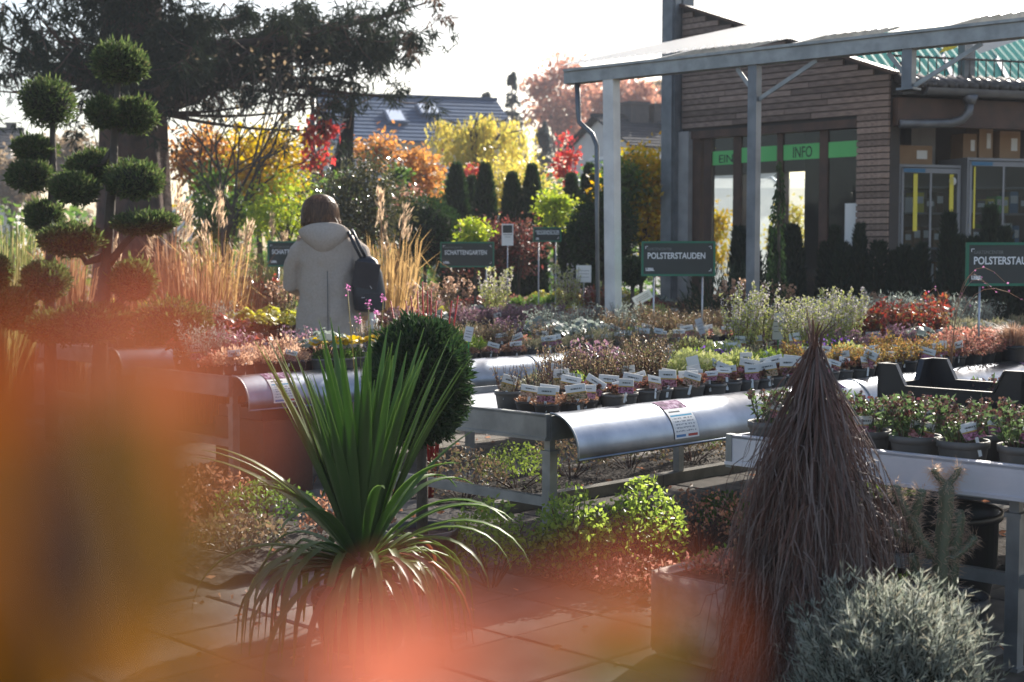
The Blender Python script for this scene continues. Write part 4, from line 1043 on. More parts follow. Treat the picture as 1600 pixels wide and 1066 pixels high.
padsA = [px_pad(187, 97, 40, 33, DA), px_pad(160, 174, 24, 22, DA - .1), px_pad(213, 180, 31, 28, DA + .05), px_pad(142, 262, 38, 26, DA + .1), px_pad(210, 280, 43, 28, DA - .1), px_pad(226, 348, 48, 17, DA - .15), px_pad(116, 374, 47, 25, DA - .1), px_pad(208, 436, 38, 34, DA), px_pad(118, 294, 34, 22, DA - .25), px_pad(150, 505, 52, 30, DA - .3), px_pad(268, 500, 56, 34, DA - .2)]
bA = pt(165, 0, DA); bA = (bA.x, bA.y, 0)
def T(pts): return [pt(*p) for p in pts]
topiary('tall cloud pruned juniper with its highest pad before the dark trunk', bA, padsA,
        [(T([(150, 712, DA), (158, 520, DA), (168, 380, DA), (176, 280, DA), (180, 190, DA), (186, 110, DA)]), [.06, .05, .038, .03, .024, .016]),
         (T([(165, 400, DA), (135, 410, DA), (116, 380, DA)]), [.03, .024, .015]), (T([(165, 420, DA), (195, 380, DA), (226, 350, DA)]), [.028, .022, .015]), (T([(176, 300, DA), (200, 290, DA), (212, 280, DA)]), [.02, .018, .012]),
         (T([(178, 230, DA), (160, 255, DA), (142, 262, DA)]), [.02, .016, .012]), (T([(181, 205, DA), (200, 190, DA), (213, 180, DA)]), [.018, .014, .01]), (T([(160, 500, DA), (190, 470, DA), (208, 440, DA)]), [.03, .024, .015])])
DB = 10.0
padsB = [px_pad(78, 160, 36, 38, DB), px_pad(53, 232, 30, 20, DB), px_pad(50, 275, 31, 23, DB - .1), px_pad(68, 336, 28, 26, DB), px_pad(72, 438, 34, 32, DB - .1), px_pad(20, 480, 32, 34, DB - .3), px_pad(90, 510, 52, 28, DB - .4)]
bB = pt(84, 0, DB); bB = (bB.x, bB.y, 0)
topiary('shorter cloud pruned juniper near the left edge, one tall round head', bB, padsB,
        [(T([(80, 690, DB), (78, 480, DB), (80, 360, DB), (83, 270, DB), (82, 170, DB)]), [.05, .042, .035, .028, .018]), (T([(82, 290, DB), (65, 285, DB), (50, 275, DB)]), [.02, .016, .012]), (T([(83, 250, DB), (68, 240, DB), (53, 232, DB)]), [.02, .016, .012])])
DC = 8.6
topiary('low clipped juniper cut by the left edge of the photo', tuple(pt(-10, 0, DC).xy) + (0,), [px_pad(-6, 425, 20, 24, DC), px_pad(-2, 478, 26, 30, DC)], [(T([(-10, 735, DC), (-12, 600, DC), (-8, 430, DC)]), [.04, .03, .015])])

def ball(name, label, px, D, r, zc, pot=None, mat='thuja', n=5200, stem=True, L=.045, W=.016, group=None, rz=None):
    p = pt(px, 400, D); t = thing(name, label, 'shrub', (p.x, p.y, 0), 0, group); rz = rz or r
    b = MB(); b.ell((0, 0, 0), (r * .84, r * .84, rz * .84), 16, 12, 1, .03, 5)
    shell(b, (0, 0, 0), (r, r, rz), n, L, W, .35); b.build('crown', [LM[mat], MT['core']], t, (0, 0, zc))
    if stem: MB().tube([(0, 0, .0), (.01, 0, zc * .5), (0, 0, zc)], [.025, .022, .018], 8).build('stem', MT['bark'], t)
    if pot: link('pot', POT[pot][0], t)
    return t
ball('conifer_ball', 'dark clipped conifer globe behind the sword leaved yucca', 655, 5.5, .185, .81, 'xl_black', n=15000, L=.034, W=.010, rz=.235)
ball('conifer_ball', 'large round dark conifer globe behind the person\'s right side', 663, 15.5, .37, 1.55, n=6500)
ball('conifer_ball', 'large round dark conifer globe directly behind the pale canopy post', 942, 15.0, .36, 1.52, n=6500, rz=.44)
ball('conifer_ball', 'small dark globe in pot right of the pale post base', 988, 13.5, .12, 1.15, n=1800)
def cone(name, label, px, top, D, r, group, mat='thuja', n=5200, pot=None, shape=.8, L=.08, W=.026):
    if mat == 'thuja': r *= 1.15
    p = pt(px, top, D); h = p.z; t = thing(name, label, 'conifer', (p.x, p.y, 0), 0, group)
    z = (1 - nr.random(n) ** 1.35 * .97) * h; a = nr.random(n) * 6.28; q = r * np.clip((1 - z / h) ** (.62 * shape) * 1.25, 0.02, 1) * (.75 + .35 * nr.random(n))
    P = np.stack([q * np.cos(a), q * np.sin(a), z], 1); D_ = unit(np.stack([np.cos(a) * .5, np.sin(a) * .5, np.full(n, 1.0)], 1) + rdir(n) * .35)
    b = MB().polys(blades(P, D_, L * (.6 + .8 * nr.random(n)), W))
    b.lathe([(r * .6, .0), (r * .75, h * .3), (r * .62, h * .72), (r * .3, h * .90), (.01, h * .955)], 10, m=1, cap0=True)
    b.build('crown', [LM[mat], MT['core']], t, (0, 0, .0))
    MB().tube([(0, 0, 0), (0, 0, h * .8)], [.03, .01], 6).build('trunk', MT['bark'], t)
    return t
for i, (px, top, D, r, lab) in enumerate(((632, 276, 21, .17, 'short dark columnar conifer left of the row, above the round globe'), (713, 262, 19.5, .22, 'dark conifer cone right of the round globe, leftmost of the pair'), (737, 282, 20.5, .15, 'thin dark conifer tucked between two dark cones'), (758, 262, 19.5, .20, 'dark conifer cone above the SCHATTENGARTEN sign'), (800, 276, 19.5, .19, 'broad dark conifer cone above the white information card'), (831, 264, 19.5, .18, 'pointed dark conifer cone left of the yellow lime shrub'), (893, 278, 20, .16, 'dark conifer cone left of the post globe'), (921, 262, 20.5, .2, 'dark conifer cone just left of the pale post'))):
    cone('conifer_cone', lab, px, top, D, r, 'dark conifer cones in a row')
# clipped potted conifers in front of the shop
names = ['left', 'second', 'third']
for i in range(26):
    v = 8.85 - i * .135 + rng.uniform(-.03, .03); u = 12.1 + rng.uniform(-.12, .3)
    p = g(u, v); h = 1.44 + rng.uniform(-.16, .14) + (.30 if i in (18, 21) else 0)
    px = CX + p.x / p.y * F
    q = pt(px, 0, p.y); zt = h
    # reuse the cone builder with a given height
    top = HZ - (zt - CAMH) / p.y * F
    cone('clipped_conifer', f'dark columnar conifer, {ordn(i)} from the left in the row before the shop windows', px, top, p.y, rng.uniform(.085, .125), 'dark columnar conifers before the shop', 'dkconifer', 2400, shape=rng.uniform(.45, .9), L=.07, W=.018)
def drooper():
    p = pt(1216, 250, 11.6); t = thing('weeping_conifer', 'slender drooping green conifer in front of the INFO window', 'conifer', (p.x, p.y, 0))
    h = p.z; b = MB(); MB().tube([(0, 0, 0), (.02, 0, h * .5), (0, 0, h)], [.025, .018, .006], 6).build('trunk', MT['bark'], t)
    for i in range(70):
        z = h * rng.uniform(.25, 1.0); a = rng.uniform(0, 6.28); r = .13 * (1.1 - .7 * z / h); k = 26
        tt = nr.random(k); P = np.stack([math.cos(a) * r * np.sqrt(tt), math.sin(a) * r * np.sqrt(tt), z - .35 * tt ** 1.3], 1)
        b.polys(blades(P, unit(np.array([0, 0, -1.0]) + rdir(k) * .6), .045, .014))
    b.build('crown', LM['thuja'], t)
drooper()
for i, (px, D, r, h, lab) in enumerate(((1128, 12.0, .38, 1.15, 'spreading grey green juniper left of the second canopy post'), (1185, 12.2, .30, 1.2, 'spreading grey green juniper right of the second canopy post'))):
    p = pt(px, 400, D); t = thing('spreading_juniper', lab, 'shrub', (p.x, p.y, 0), 0, 'spreading junipers at the shop door')
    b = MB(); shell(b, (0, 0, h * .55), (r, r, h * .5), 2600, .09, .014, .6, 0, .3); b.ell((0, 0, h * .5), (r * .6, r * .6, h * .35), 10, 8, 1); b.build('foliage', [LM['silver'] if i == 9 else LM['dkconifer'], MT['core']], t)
    MB().tube([(0, 0, 0), (0, 0, .4)], .03, 6).build('stem', MT['bark'], t)

# ------------------------------------------------------------------ broadleaf trees and shrubs behind
def tree(name, label, px, top, bot, wpx, D, mat, n, Ls, cat='shrub', group=None, trunk='bark', sparse=False, dpt=1.0, sig=.16, k=26, limbs=7):
    s = D / F
    pz1 = pt(px, top, D).z; pz0 = pt(px, bot, D).z; x = (px - CX) * s
    cz = (pz1 + pz0) / 2; rz = (pz1 - pz0) / 2; rx = wpx * s / 2
    t = thing(name, label, cat, (x, D, 0), 0, group)
    ells = [((0, 0, cz), (rx * .95, rx * dpt * .95, rz * .95))]
    P, Dd, _ = clumps(ells, n, k, sig * rx * 2)
    b = MB().polys(blades(P, unit(Dd * .4 + rdir(n if len(P) == n else len(P)) * 1.0 + np.array([0, 0, -.15])), Ls * (.6 + .8 * nr.random(len(P))), Ls * .62))
    b.build('crown', LM[mat], t)
    tb = MB(); r0 = max(.02, rx * .07); zf = max(.15, cz - rz * .6)
    tb.tube([(0, 0, 0), (rx * .03, 0, zf * .5), (0, 0, zf), (rx * .05, 0, cz + rz * .5)], [r0, r0 * .85, r0 * .7, r0 * .2], 7)
    for i in range(limbs):
        a = rng.uniform(0, 6.28); e = (math.cos(a) * rx * .75, math.sin(a) * rx * .75 * dpt, cz + rng.uniform(-.3, .8) * rz)
        z0 = zf * rng.uniform(.7, 1.0)
        tb.tube([(0, 0, z0), (e[0] * .45, e[1] * .45, z0 + (e[2] - z0) * .6), e], [r0 * .5, r0 * .32, r0 * .1], 5)
    tb.build('trunk', MT[trunk], t)
    return t
tree('maple_shrub', 'bright yellow leafed maple left of the red maple behind the person', 405, 205, 330, 165, 24, 'yellow', 5200, .10)
tree('maple_shrub', 'lower yellow green shrub beside the brown grasses', 450, 280, 380, 110, 18.5, 'lime', 2600, .06)
tree('red_maple', 'vivid red maple beside the flag pole', 500, 165, 262, 62, 20, 'red', 420, .10, k=12)
tree('glossy_bush', 'dark olive bush with glinting leaves behind the person\'s head', 570, 246, 400, 105, 13.6, 'olive', 5200, .042, sig=.2, k=60)
tree('orange_shrub', 'orange leafed shrub in front of the blue grey roof', 585, 208, 262, 62, 25, 'orange', 900, .09)
tree('orange_shrub', 'orange brown shrub between the glossy bush and the conifer cones', 655, 232, 330, 74, 23, 'orange', 1900, .09)
tree('orange_shrub', 'reddish orange shrub right of the dark giant trunk', 312, 200, 300, 85, 23, 'orange', 1500, .10)
tree('red_shrub', 'small crimson shrub above the conifer cones', 737, 260, 282, 22, 24, 'red', 180, .07)
tree('red_maple', 'slim red maple left of the pale canopy post', 886, 212, 285, 42, 24, 'red', 380, .09, k=12)
tree('yellow_hedge_tree', 'yellow green low tree under the weeping willow', 800, 258, 330, 130, 26, 'gold', 2600, .09)
tree('yellow_maple', 'golden yellow maple between pale post and steel column', 1000, 222, 390, 105, 17, 'yellow', 4200, .075)
tree('green_shrub', 'pale green shrub with glinting leaves right of the pale post', 968, 258, 330, 60, 16.5, 'green', 1800, .06)
tree('lime_shrub', 'rounded yellow green shrub between two dark cones', 866, 302, 350, 52, 18.5, 'lime', 1300, .06)
tree('lime_shrub', 'small yellow green shrub right of the conifer globe', 742, 342, 385, 44, 15.2, 'lime', 900, .05)
tree('yellow_shrub', 'yellow orange shrub at the foot of the steel column', 1022, 300, 400, 60, 18.5, 'gold', 1500, .07)
tree('green_shrub', 'mid green shrub left of the glossy bush', 530, 268, 380, 70, 17.5, 'green', 2000, .065)
tree('green_shrub', 'dark green shrub left of the round conifer globe', 618, 262, 385, 55, 18.5, 'green', 1800, .07)
tree('green_shrub', 'green filler shrub behind the conifer pair', 690, 280, 400, 90, 24, 'green', 2200, .09)
tree('green_shrub', 'green bushes behind the white information card', 850, 270, 400, 120, 25, 'green', 2600, .09)
tree('green_shrub', 'dull green shrub at the left under the big tree', 350, 262, 400, 90, 19, 'green', 2000, .08)
tree('rusty_shrub', 'rusty shrub behind the tan grasses', 640, 300, 400, 60, 17, 'rust', 1300, .06)
for i, (px, lab) in enumerate(((715, 'low maroon hedge shrub left of the information card'), (760, 'maroon hedge shrub behind the SCHATTENGARTEN sign'), (810, 'maroon hedge shrub behind the information card'), (1040, 'maroon shrub at the foot of the steel column'))):
    tree('maroon_hedge_shrub', lab, px, 345 if i < 3 else 330, 430, 62, 17.3, 'maroon', 1500, .05, group='maroon hedge shrubs', sig=.2)
# willow
def willow():
    D = 31; s = D / F; x = (742 - CX) * s; t = thing('weeping_willow', 'weeping willow with yellow hanging branches left of the second house', 'tree', (x, D, 0))
    ztop = pt(742, 172, D).z; b = MB(); tb = MB(); tb.tube([(0, 0, 0), (.1, 0, 1.2), (0, 0, ztop - .6)], [.18, .14, .05], 8)
    for i in range(16):
        a = rng.uniform(0, 6.28); rr = rng.uniform(.3, 1.35); e = np.array([math.cos(a) * rr, math.sin(a) * rr * .7, ztop - rng.uniform(0, .45) - (rr / 1.35) ** 2 * .35])
        tb.tube([(0, 0, ztop - 1.2), (e[0] * .5, e[1] * .5, e[2] - .1), e], [.05, .03, .012], 5)
        for j in range(14):
            q = e + nr.normal(size=3) * [.16, .16, .05]; ln = rng.uniform(.8, 1.9); k = 30; tt = nr.random(k)
            P = q[None] + np.stack([nr.normal(size=k) * .03, nr.normal(size=k) * .03, -ln * tt], 1)
            b.polys(blades(P, unit(np.array([0, 0, -1.0]) + rdir(k) * .5), .12, .04))
    b.build('crown', LM['gold'], t); tb.build('trunk', MT['bark'], t)
willow()
def spruce(label, px, top, bot, wpx, D, mat='bluefar'):
    s = D / F; p = pt(px, top, D); h = p.z; t = thing('spruce', label, 'tree', (p.x, D, 0), 0, 'distant spruces'); b = MB(); z0 = pt(px, bot, D).z; r0 = wpx * s / 2
    for i in range(46):
        f = rng.random(); z = z0 + (h - z0) * f; r = r0 * (1 - f) + .05
        for j in range(3):
            a = rng.uniform(0, 6.28); k = 22; tt = nr.random(k); P = np.stack([math.cos(a) * r * tt, math.sin(a) * r * tt, z - .25 * r * tt ** 2 + nr.normal(size=k) * .05], 1)
            b.polys(blades(P, unit(np.array([math.cos(a), math.sin(a), -.5]) + rdir(k) * .7), s * 7, s * 2.2))
    b.build('crown', LM[mat], t); MB().tube([(0, 0, 0), (0, 0, h)], [.22, .02], 6).build('trunk', MT['bark_far'], t)
spruce('dark spruce beyond the willow, left of the russet tree', 800, 112, 260, 50, 55)
spruce('small bluish spruce tip at the right end of the blue grey roof', 760, 145, 260, 40, 52)
spruce('bluish conifer beyond the pale post', 848, 190, 290, 60, 50)
def bigtree(label, px, top, bot, wpx, D, mat, n, Ls):
    return tree('broadleaf_tree', label, px, top, bot, wpx, D, mat, n, Ls, 'tree', 'distant broadleaf trees', 'bark_far', k=60, sig=.09, limbs=14)
bigtree('hazy russet tree in the sky left of the canopy', 872, 92, 235, 112, 85, 'pinkfar', 3200, .34)
bigtree('hazy brown tree under the canopy beam', 968, 118, 215, 120, 80, 'pinkfar', 3000, .36)
bigtree('hazy grey tree beside the steel column', 1022, 128, 215, 100, 85, 'brownfar', 3200, .36)
bigtree('hazy brown tree left of the giant trunk', 122, 205, 300, 100, 45, 'brownfar', 2600, .18)
bigtree('hazy brown tree far left beyond the juniper', 20, 238, 330, 120, 50, 'brownfar', 2400, .2)
bigtree('hazy greenish tree behind the yellow maple', 420, 250, 340, 160, 45, 'brownfar', 2600, .2)
# far wooded edge closing the view
def woods():
    b = MB(); n = 26000
    x = nr.uniform(-75, 75, n); hgt = 2.2 + 1.2 * np.sin(x * .23) + .8 * np.sin(x * .71 + 1); z = nr.random(n) ** .7 * hgt; y = 70 + nr.normal(size=n) * 4
    b.polys(blades(np.stack([x, y, z], 1), rdir(n), .5, .34)); o = b.build('far_woodland', LM['brownfar']); o['kind'] = 'stuff'
    b = MB(); n = 16000
    x = nr.uniform(-13, 9, n); y = 26 + nr.normal(size=n) * 1.5; hgt = 1.9 + .4 * np.sin(x * 1.3); z = nr.random(n) * hgt
    keep = (x / y) < .12
    b.polys(blades(np.stack([x, y, z], 1)[keep], rdir(keep.sum()), .14, .09)); o = b.build('nursery_undergrowth', LM['green']); o['kind'] = 'stuff'
woods()

# ------------------------------------------------------------------ giant sequoia
def sequoia():
    D = 20.0; s = D / F; x0 = (212 - CX) * s
    t = thing('giant_sequoia', 'huge dark conifer with thick fibrous trunk filling the upper left', 'tree', (x0, D, 0))
    tb = MB(); vs = []; fs = []; nseg = 40; H = 13.0; zs = [0, .4, 1, 2, 3, 4.5, 6.5, 9, 11.5, H]
    for z in zs:
        r = .54 * (1 - z / H * .80) + .22 * math.exp(-z / .7)
        for j in range(nseg):
            a = 2 * math.pi * j / nseg; q = r * (1 + .07 * math.sin(a * 9 + z * .4) + .04 * math.sin(a * 17 + 1.3))
            vs.append((q * math.cos(a), q * math.sin(a), z))
    for i in range(len(zs) - 1):
        for j in range(nseg): fs.append((i * nseg + j, i * nseg + (j + 1) % nseg, (i + 1) * nseg + (j + 1) % nseg, (i + 1) * nseg + j))
    tb._add(vs, fs, 0, True); tb.build('trunk', MT['bark_seq'], t)
    fol = MB(); br = MB(); dead = MB()
    def tuft(c, r, n, brown=False, dirv=None):
        d = rdir(n); n = int(n * 1.35); d = rdir(n); kk = max(4, n // 16); ce = nr.normal(size=(kk, 3)) * r * [.55, .55, .5]; P = np.array(c) + ce[nr.integers(0, kk, n)] + nr.normal(size=(n, 3)) * r * [.16, .16, .26]
        dv = np.array([0, 0, -.5]) if dirv is None else dirv
        (dead if brown else fol).polys(blades(P, unit(d * .75 + dv * 1.3), .20 * (.5 + .8 * nr.random(n)), .024))
    O = Vector((x0, D, 0))
    def limb(z0, tips, r0=.06, first=3):
        for (px, py, dd, w_) in tips:
            e = pt(px, py, D + dd) - O
            a0 = math.atan2(e.y, e.x); st = Vector((math.cos(a0) * .35, math.sin(a0) * .35, z0))
            mid = (st + e) / 2 + Vector((0, 0, -.10 - .05 * (e - st).length)); pts = []
            for i in range(9):
                f = i / 8; pts.append(st * (1 - f) ** 2 + mid * 2 * f * (1 - f) + e * f * f)
            br.tube(pts, [r0 * (1 - .85 * i / 8) for i in range(9)], 6)
            for i in range(first, 9):
                for j in range(max(1, int(2.3 * w_))):
                    c = pts[i] + Vector((rng.gauss(0, .32), rng.gauss(0, .35), rng.gauss(-.06, .22)))
                    br.tube([pts[i], (pts[i] + c) / 2 + Vector((0, 0, -.05)), c], [.012, .008, .004], 4)
                    tuft(c, rng.uniform(.12, .24), int(62 * max(w_, .7)), rng.random() < .04)
    # limbs seen in the photo, by where their tips hang
    limb(3.6, [(20, 60, -1, .8), (5, 5, .5, .9), (60, 25, -2, .9), (-60, 30, 1, .8), (110, 50, -2.2, .9)], .07, 4)
    limb(3.4, [(330, 30, -1.5, 1.6), (380, 50, .8, 1.3), (440, 40, -1.0, .9), (300, 75, -2, 1.2), (500, 60, 0, 1.0), (350, 5, 1.5, .9), (460, 10, 2, .9)], .08, 4)
    limb(4.2, [(560, 25, -.5, 1.4), (610, 20, .6, 1.4), (640, 15, -1, 1.3), (600, 70, 0, .9), (600, 150, -.2, .8), (680, 0, .5, .9), (630, 50, 1.2, .9)], .08)
    limb(3.3, [(480, 140, .5, .6), (420, 95, -1, .5), (530, 160, 0, .5), (370, 120, 1, .4), (545, 200, .4, .35), (330, 105, -.8, .4)], .035, 7)
    limb(3.2, [(265, 185, -1.2, .5), (130, 95, -1.4, .7), (122, 165, -1, .4), (300, 120, -.6, .3)], .03, 7)
    limb(3.9, [(600, 110, -.2, 1.0), (585, 150, .2, .9), (592, 80, .5, 1.0), (625, 60, .1, .9), (555, 60, -.6, .9)], .045, 6)
    limb(3.7, [(15, 110, -.8, .8), (40, 85, .4, .9), (-20, 140, -.5, .7), (95, 110, -1.6, .8)], .045, 6)
    # dense crown above and inside
    for i in range(110):
        a = rng.uniform(0, 6.28); rr = rng.uniform(.3, 1.25); z = rng.uniform(3.7, 12.0); rr *= (1.1 - (z - 4) / 12)
        c = (math.cos(a) * rr, math.sin(a) * rr, z); tuft(c, .32, 120)
    for i in range(20):       # hanging close to the trunk
        a = rng.uniform(-2.6, -.4); rr = rng.uniform(.5, .9); z = rng.uniform(3.6, 5.0)
        tuft((math.cos(a) * rr, math.sin(a) * rr, z), .24, 110)
    for i in range(26):       # upper limbs out of the picture: their shade falls on the near benches
        z = rng.uniform(6.6, 11.0); a = rng.uniform(0, 6.28); ln = rng.uniform(2.4, 4.4) * (1.15 - (z - 5) / 9)
        st = Vector((math.cos(a) * .3, math.sin(a) * .3, z)); e = Vector((math.cos(a) * ln, math.sin(a) * ln, z - .5)); pts = [st.lerp(e, f / 6) + Vector((0, 0, -.5 * math.sin(f / 6 * 3.14))) for f in range(7)]
        br.tube(pts, [.06 * (1 - .8 * k / 6) for k in range(7)], 5)
        for k in range(2, 7):
            for j in range(4):
                c = pts[k] + Vector((rng.gauss(0, .35), rng.gauss(0, .35), rng.gauss(-.1, .2))); tuft(c, .24, 80)
    fol.build('crown', LM['sequoia'], t); br.build('limbs', MT['bark_seq'], t); dead.build('dry_sprays', LM['seq_brown'], t)
sequoia()
def bare_tree():
    D = 18.5; p = pt(345, 400, D); t = thing('bare_tree', 'thin bare twiggy tree right of the giant trunk', 'tree', (p.x, D, 0)); b = MB(); lf = MB()
    def grow(a, d, ln, r, lev):
        e = a + d * ln; m = (a + e) / 2 + Vector((rng.gauss(0, .04), rng.gauss(0, .04), .02)) * ln * 2
        b.tube([a, m, e], [r, r * .85, r * .65], 5 if lev < 2 else 4, 0, False)
        if lev == 4:
            n = 2; lf.polys(blades(np.array(e)[None] + nr.normal(size=(n, 3)) * .08, rdir(n), .07, .04)); return
        for i in range(3 if lev else 5):
            nd_ = (d + Vector((rng.gauss(0, .45), rng.gauss(0, .45), rng.gauss(.05, .25)))).normalized(); grow(e if i else m, nd_, ln * rng.uniform(.6, .85), r * .6, lev + 1)
    grow(Vector((0, 0, 0)), Vector((.02, 0, 1)), 1.5, .045, 0)
    b.build('trunk', MT['bark'], t); lf.build('crown', LM['brownfar'], t)
bare_tree()

# ------------------------------------------------------------------ ornamental grasses
def grass(label, px, D, h, spread, mat, n=420, plume=False, W=.010, name='ornamental_grass'):
    n = int(n * .62); h *= .93; spread *= .8; plume = plume * .7
    p = pt(px, 400, D); t = thing(name, label, 'ornamental grass', (p.x, D, 0), 0, 'ornamental grass clumps')
    arr = []
    for i in range(n):
        a = rng.uniform(0, 6.28); q = .14 * math.sqrt(rng.random()); hh = h * rng.uniform(.5, 1.05); o = spread * rng.random() ** 1.5 * h
        e = np.array([math.cos(a), math.sin(a), 0]); p0 = e * q; pts = [p0, p0 + e * o * .15 + [0, 0, hh * .45], p0 + e * o * .5 + [0, 0, hh * .85], p0 + e * o + [0, 0, hh * rng.uniform(.7, 1.0)]]
        b_ = rng.uniform(0, 6.28); s_ = np.array([math.cos(b_), math.sin(b_), 0]) * W / 2; ww = [1, 1, .7, .08]
        for k in range(3): arr.append([pts[k] - s_ * ww[k], pts[k] + s_ * ww[k], pts[k + 1] + s_ * ww[k + 1], pts[k + 1] - s_ * ww[k + 1]])
    MB().polys(np.array(arr)).build('blades', LM[mat], t)
    if plume:
        b = MB(); st = MB()
        for i in range(int(plume)):
            a = rng.uniform(0, 6.28); o = spread * rng.random() * h * .5; e = np.array([math.cos(a) * o, math.sin(a) * o, h * rng.uniform(.92, 1.15)]); st.tube([e * [.1, .1, 0], e * [.5, .5, .6], e], .004, 4)
            k = 60; tt = nr.random(k); P = e[None] + np.stack([nr.normal(size=k) * .02, nr.normal(size=k) * .02, -.30 * tt], 1); b.polys(blades(P, unit(np.array([math.cos(a) * .4, math.sin(a) * .4, 1.0]) + rdir(k) * .35), .09, .014))
        b.build('plumes', LM['plume'], t); st.build('stalks', LM['straw'], t)
for a in (('green brown grass clump at the left edge behind the junipers', 20, 12.5, 2.0, .35, 'reed', 520, 0), ('russet grass clump between the two tall junipers', 100, 12.0, 1.75, .3, 'strawbr', 520, 0), ('russet grass clump behind the right juniper pads', 190, 11.6, 1.35, .3, 'strawbr', 520, 2),
          ('pale plumed grass at the foot of the giant trunk', 268, 12.2, 1.75, .25, 'strawbr', 520, 5), ('russet grass clump with drooping blades right of the junipers', 300, 11.0, 1.55, .35, 'strawbr', 560, 2), ('straw grass with pale plumes left of the person', 335, 11.6, 1.7, .35, 'straw', 480, 3),
          ('mixed straw grass clump nearer the person', 372, 12.4, 1.5, .3, 'strawbr', 460, 3), ('brownish reed clump behind the person\'s left shoulder', 425, 17.5, 1.7, .35, 'reed', 420, 3), ('tall golden straw grass right of the person', 598, 12.2, 1.72, .36, 'straw', 520, 4), ('second straw grass clump behind the golden one', 625, 13.4, 1.75, .45, 'straw', 340, 2), ('green reed clump left of the low juniper', -10, 11.0, 1.7, .4, 'reed', 420, 0)):
    grass(*a)

# ------------------------------------------------------------------ far buildings, pole, flag, hoops
def house(label, apex, D, a_deg, L, w_, zr, ze, wallm, roofm, courses, skylights=(), chimneys=()):
    px, py = apex; p = pt(px, py, D); a = R(a_deg)
    t = thing('house', label, 'house', (p.x, p.y, 0), a)     # local x along ridge, -y toward the camera
    b = MB(); b._add([(0, -w_, 0), (L, -w_, 0), (L, w_, 0), (0, w_, 0), (0, -w_, ze), (L, -w_, ze), (L, w_, ze), (0, w_, ze), (0, 0, zr), (L, 0, zr)],
                     [(0, 1, 5, 4), (2, 3, 7, 6), (0, 4, 8, 7, 3), (1, 2, 6, 9, 5), (4, 5, 9, 8), (6, 7, 8, 9)]); b.build('wall', wallm, t)
    rf = MB().bar((-.25, 0, zr + .10), (L + .25, 0, zr + .10), .18, .10).build('roof', roofm, t)
    for sgn in (-1, 1):
        for i in range(courses):
            f0, f1 = i / courses, (i + 1) / courses + .03
            y0, z0 = sgn * w_ * 1.08 * f0, zr + .07 - (zr - ze) * 1.08 * f0; y1, z1 = sgn * w_ * 1.08 * f1, zr + .07 - (zr - ze) * 1.08 * f1
            m = MB(); m._add([(-.22, y0, z0), (L + .22, y0, z0), (L + .22, y1, z1 + .05), (-.22, y1, z1 + .05), (-.22, y1, z1 - .03), (L + .22, y1, z1 - .03), (-.22, y0, z0 - .04), (L + .22, y0, z0 - .04)], [(0, 1, 2, 3) if sgn > 0 else (3, 2, 1, 0), (3, 2, 5, 4), (6, 4, 5, 7), (0, 3, 4, 6), (1, 7, 5, 2)])
            m.build('roof_course', roofm, rf)
    sl = math.atan2(zr - ze, w_)
    for (x, f, ww, hh) in skylights:
        y = -w_ * f; z = zr + .14 - (zr - ze) * f
        k = MB().box(-ww / 2, ww / 2, -hh / 2, hh / 2, 0, .10).build('skylight', roofm, t, (x, y, z), (sl, 0, 0))
        MB().box(-ww / 2 + .07, ww / 2 - .07, -hh / 2 + .07, hh / 2 - .07, .10, .115).build('pane', MT['skylight'], k)
    for (x, y, ww, hh) in chimneys:
        k = MB().box(x - ww / 2, x + ww / 2, y - ww / 2, y + ww / 2, zr - .8, zr + hh).build('chimney', MT['chimney'], t)
        MB().box(x - ww / 2 - .05, x + ww / 2 + .05, y - ww / 2 - .05, y + ww / 2 + .05, zr + hh, zr + hh + .08).build('chimney_cap', MT['chimney'], k)
    # gable window
    k = MB().box(-.03, .0, -.5, .5, ze - 1.3, ze - .2).build('window', MT['white'], t); MB().box(-.04, -.03, -.42, .42, ze - 1.22, ze - .28).build('pane', MT['skylight'], k)
    return t
house('house with long blue grey roof and two skylights beyond the red maple', (503, 151), 46, 17, 5.6, 2.9, pt(503, 151, 46).z, pt(503, 226, 46).z, MT['render'], MT['roof'], 12, ((2.0, .62, .62, .95), (3.2, .42, .7, .85)), ())
house('house with pale gable and slate roof behind the canopy posts', (936, 186), 42, 28, 5.2, 1.9, pt(936, 186, 42).z, pt(936, 235, 42).z, MT['render'], MT['roof2'], 10, ((1.9, .45, .5, .6),), ((1.15, -.1, .62, .45), (2.0, -.1, .66, .42)))
house('white house corner with chimney at the left edge', (-15, 205), 55, 10, 1.0, 1.6, pt(0, 205, 55).z, pt(0, 236, 55).z, MT['render'], MT['roof2'], 6, (), ((.75, 0, .3, .25),))
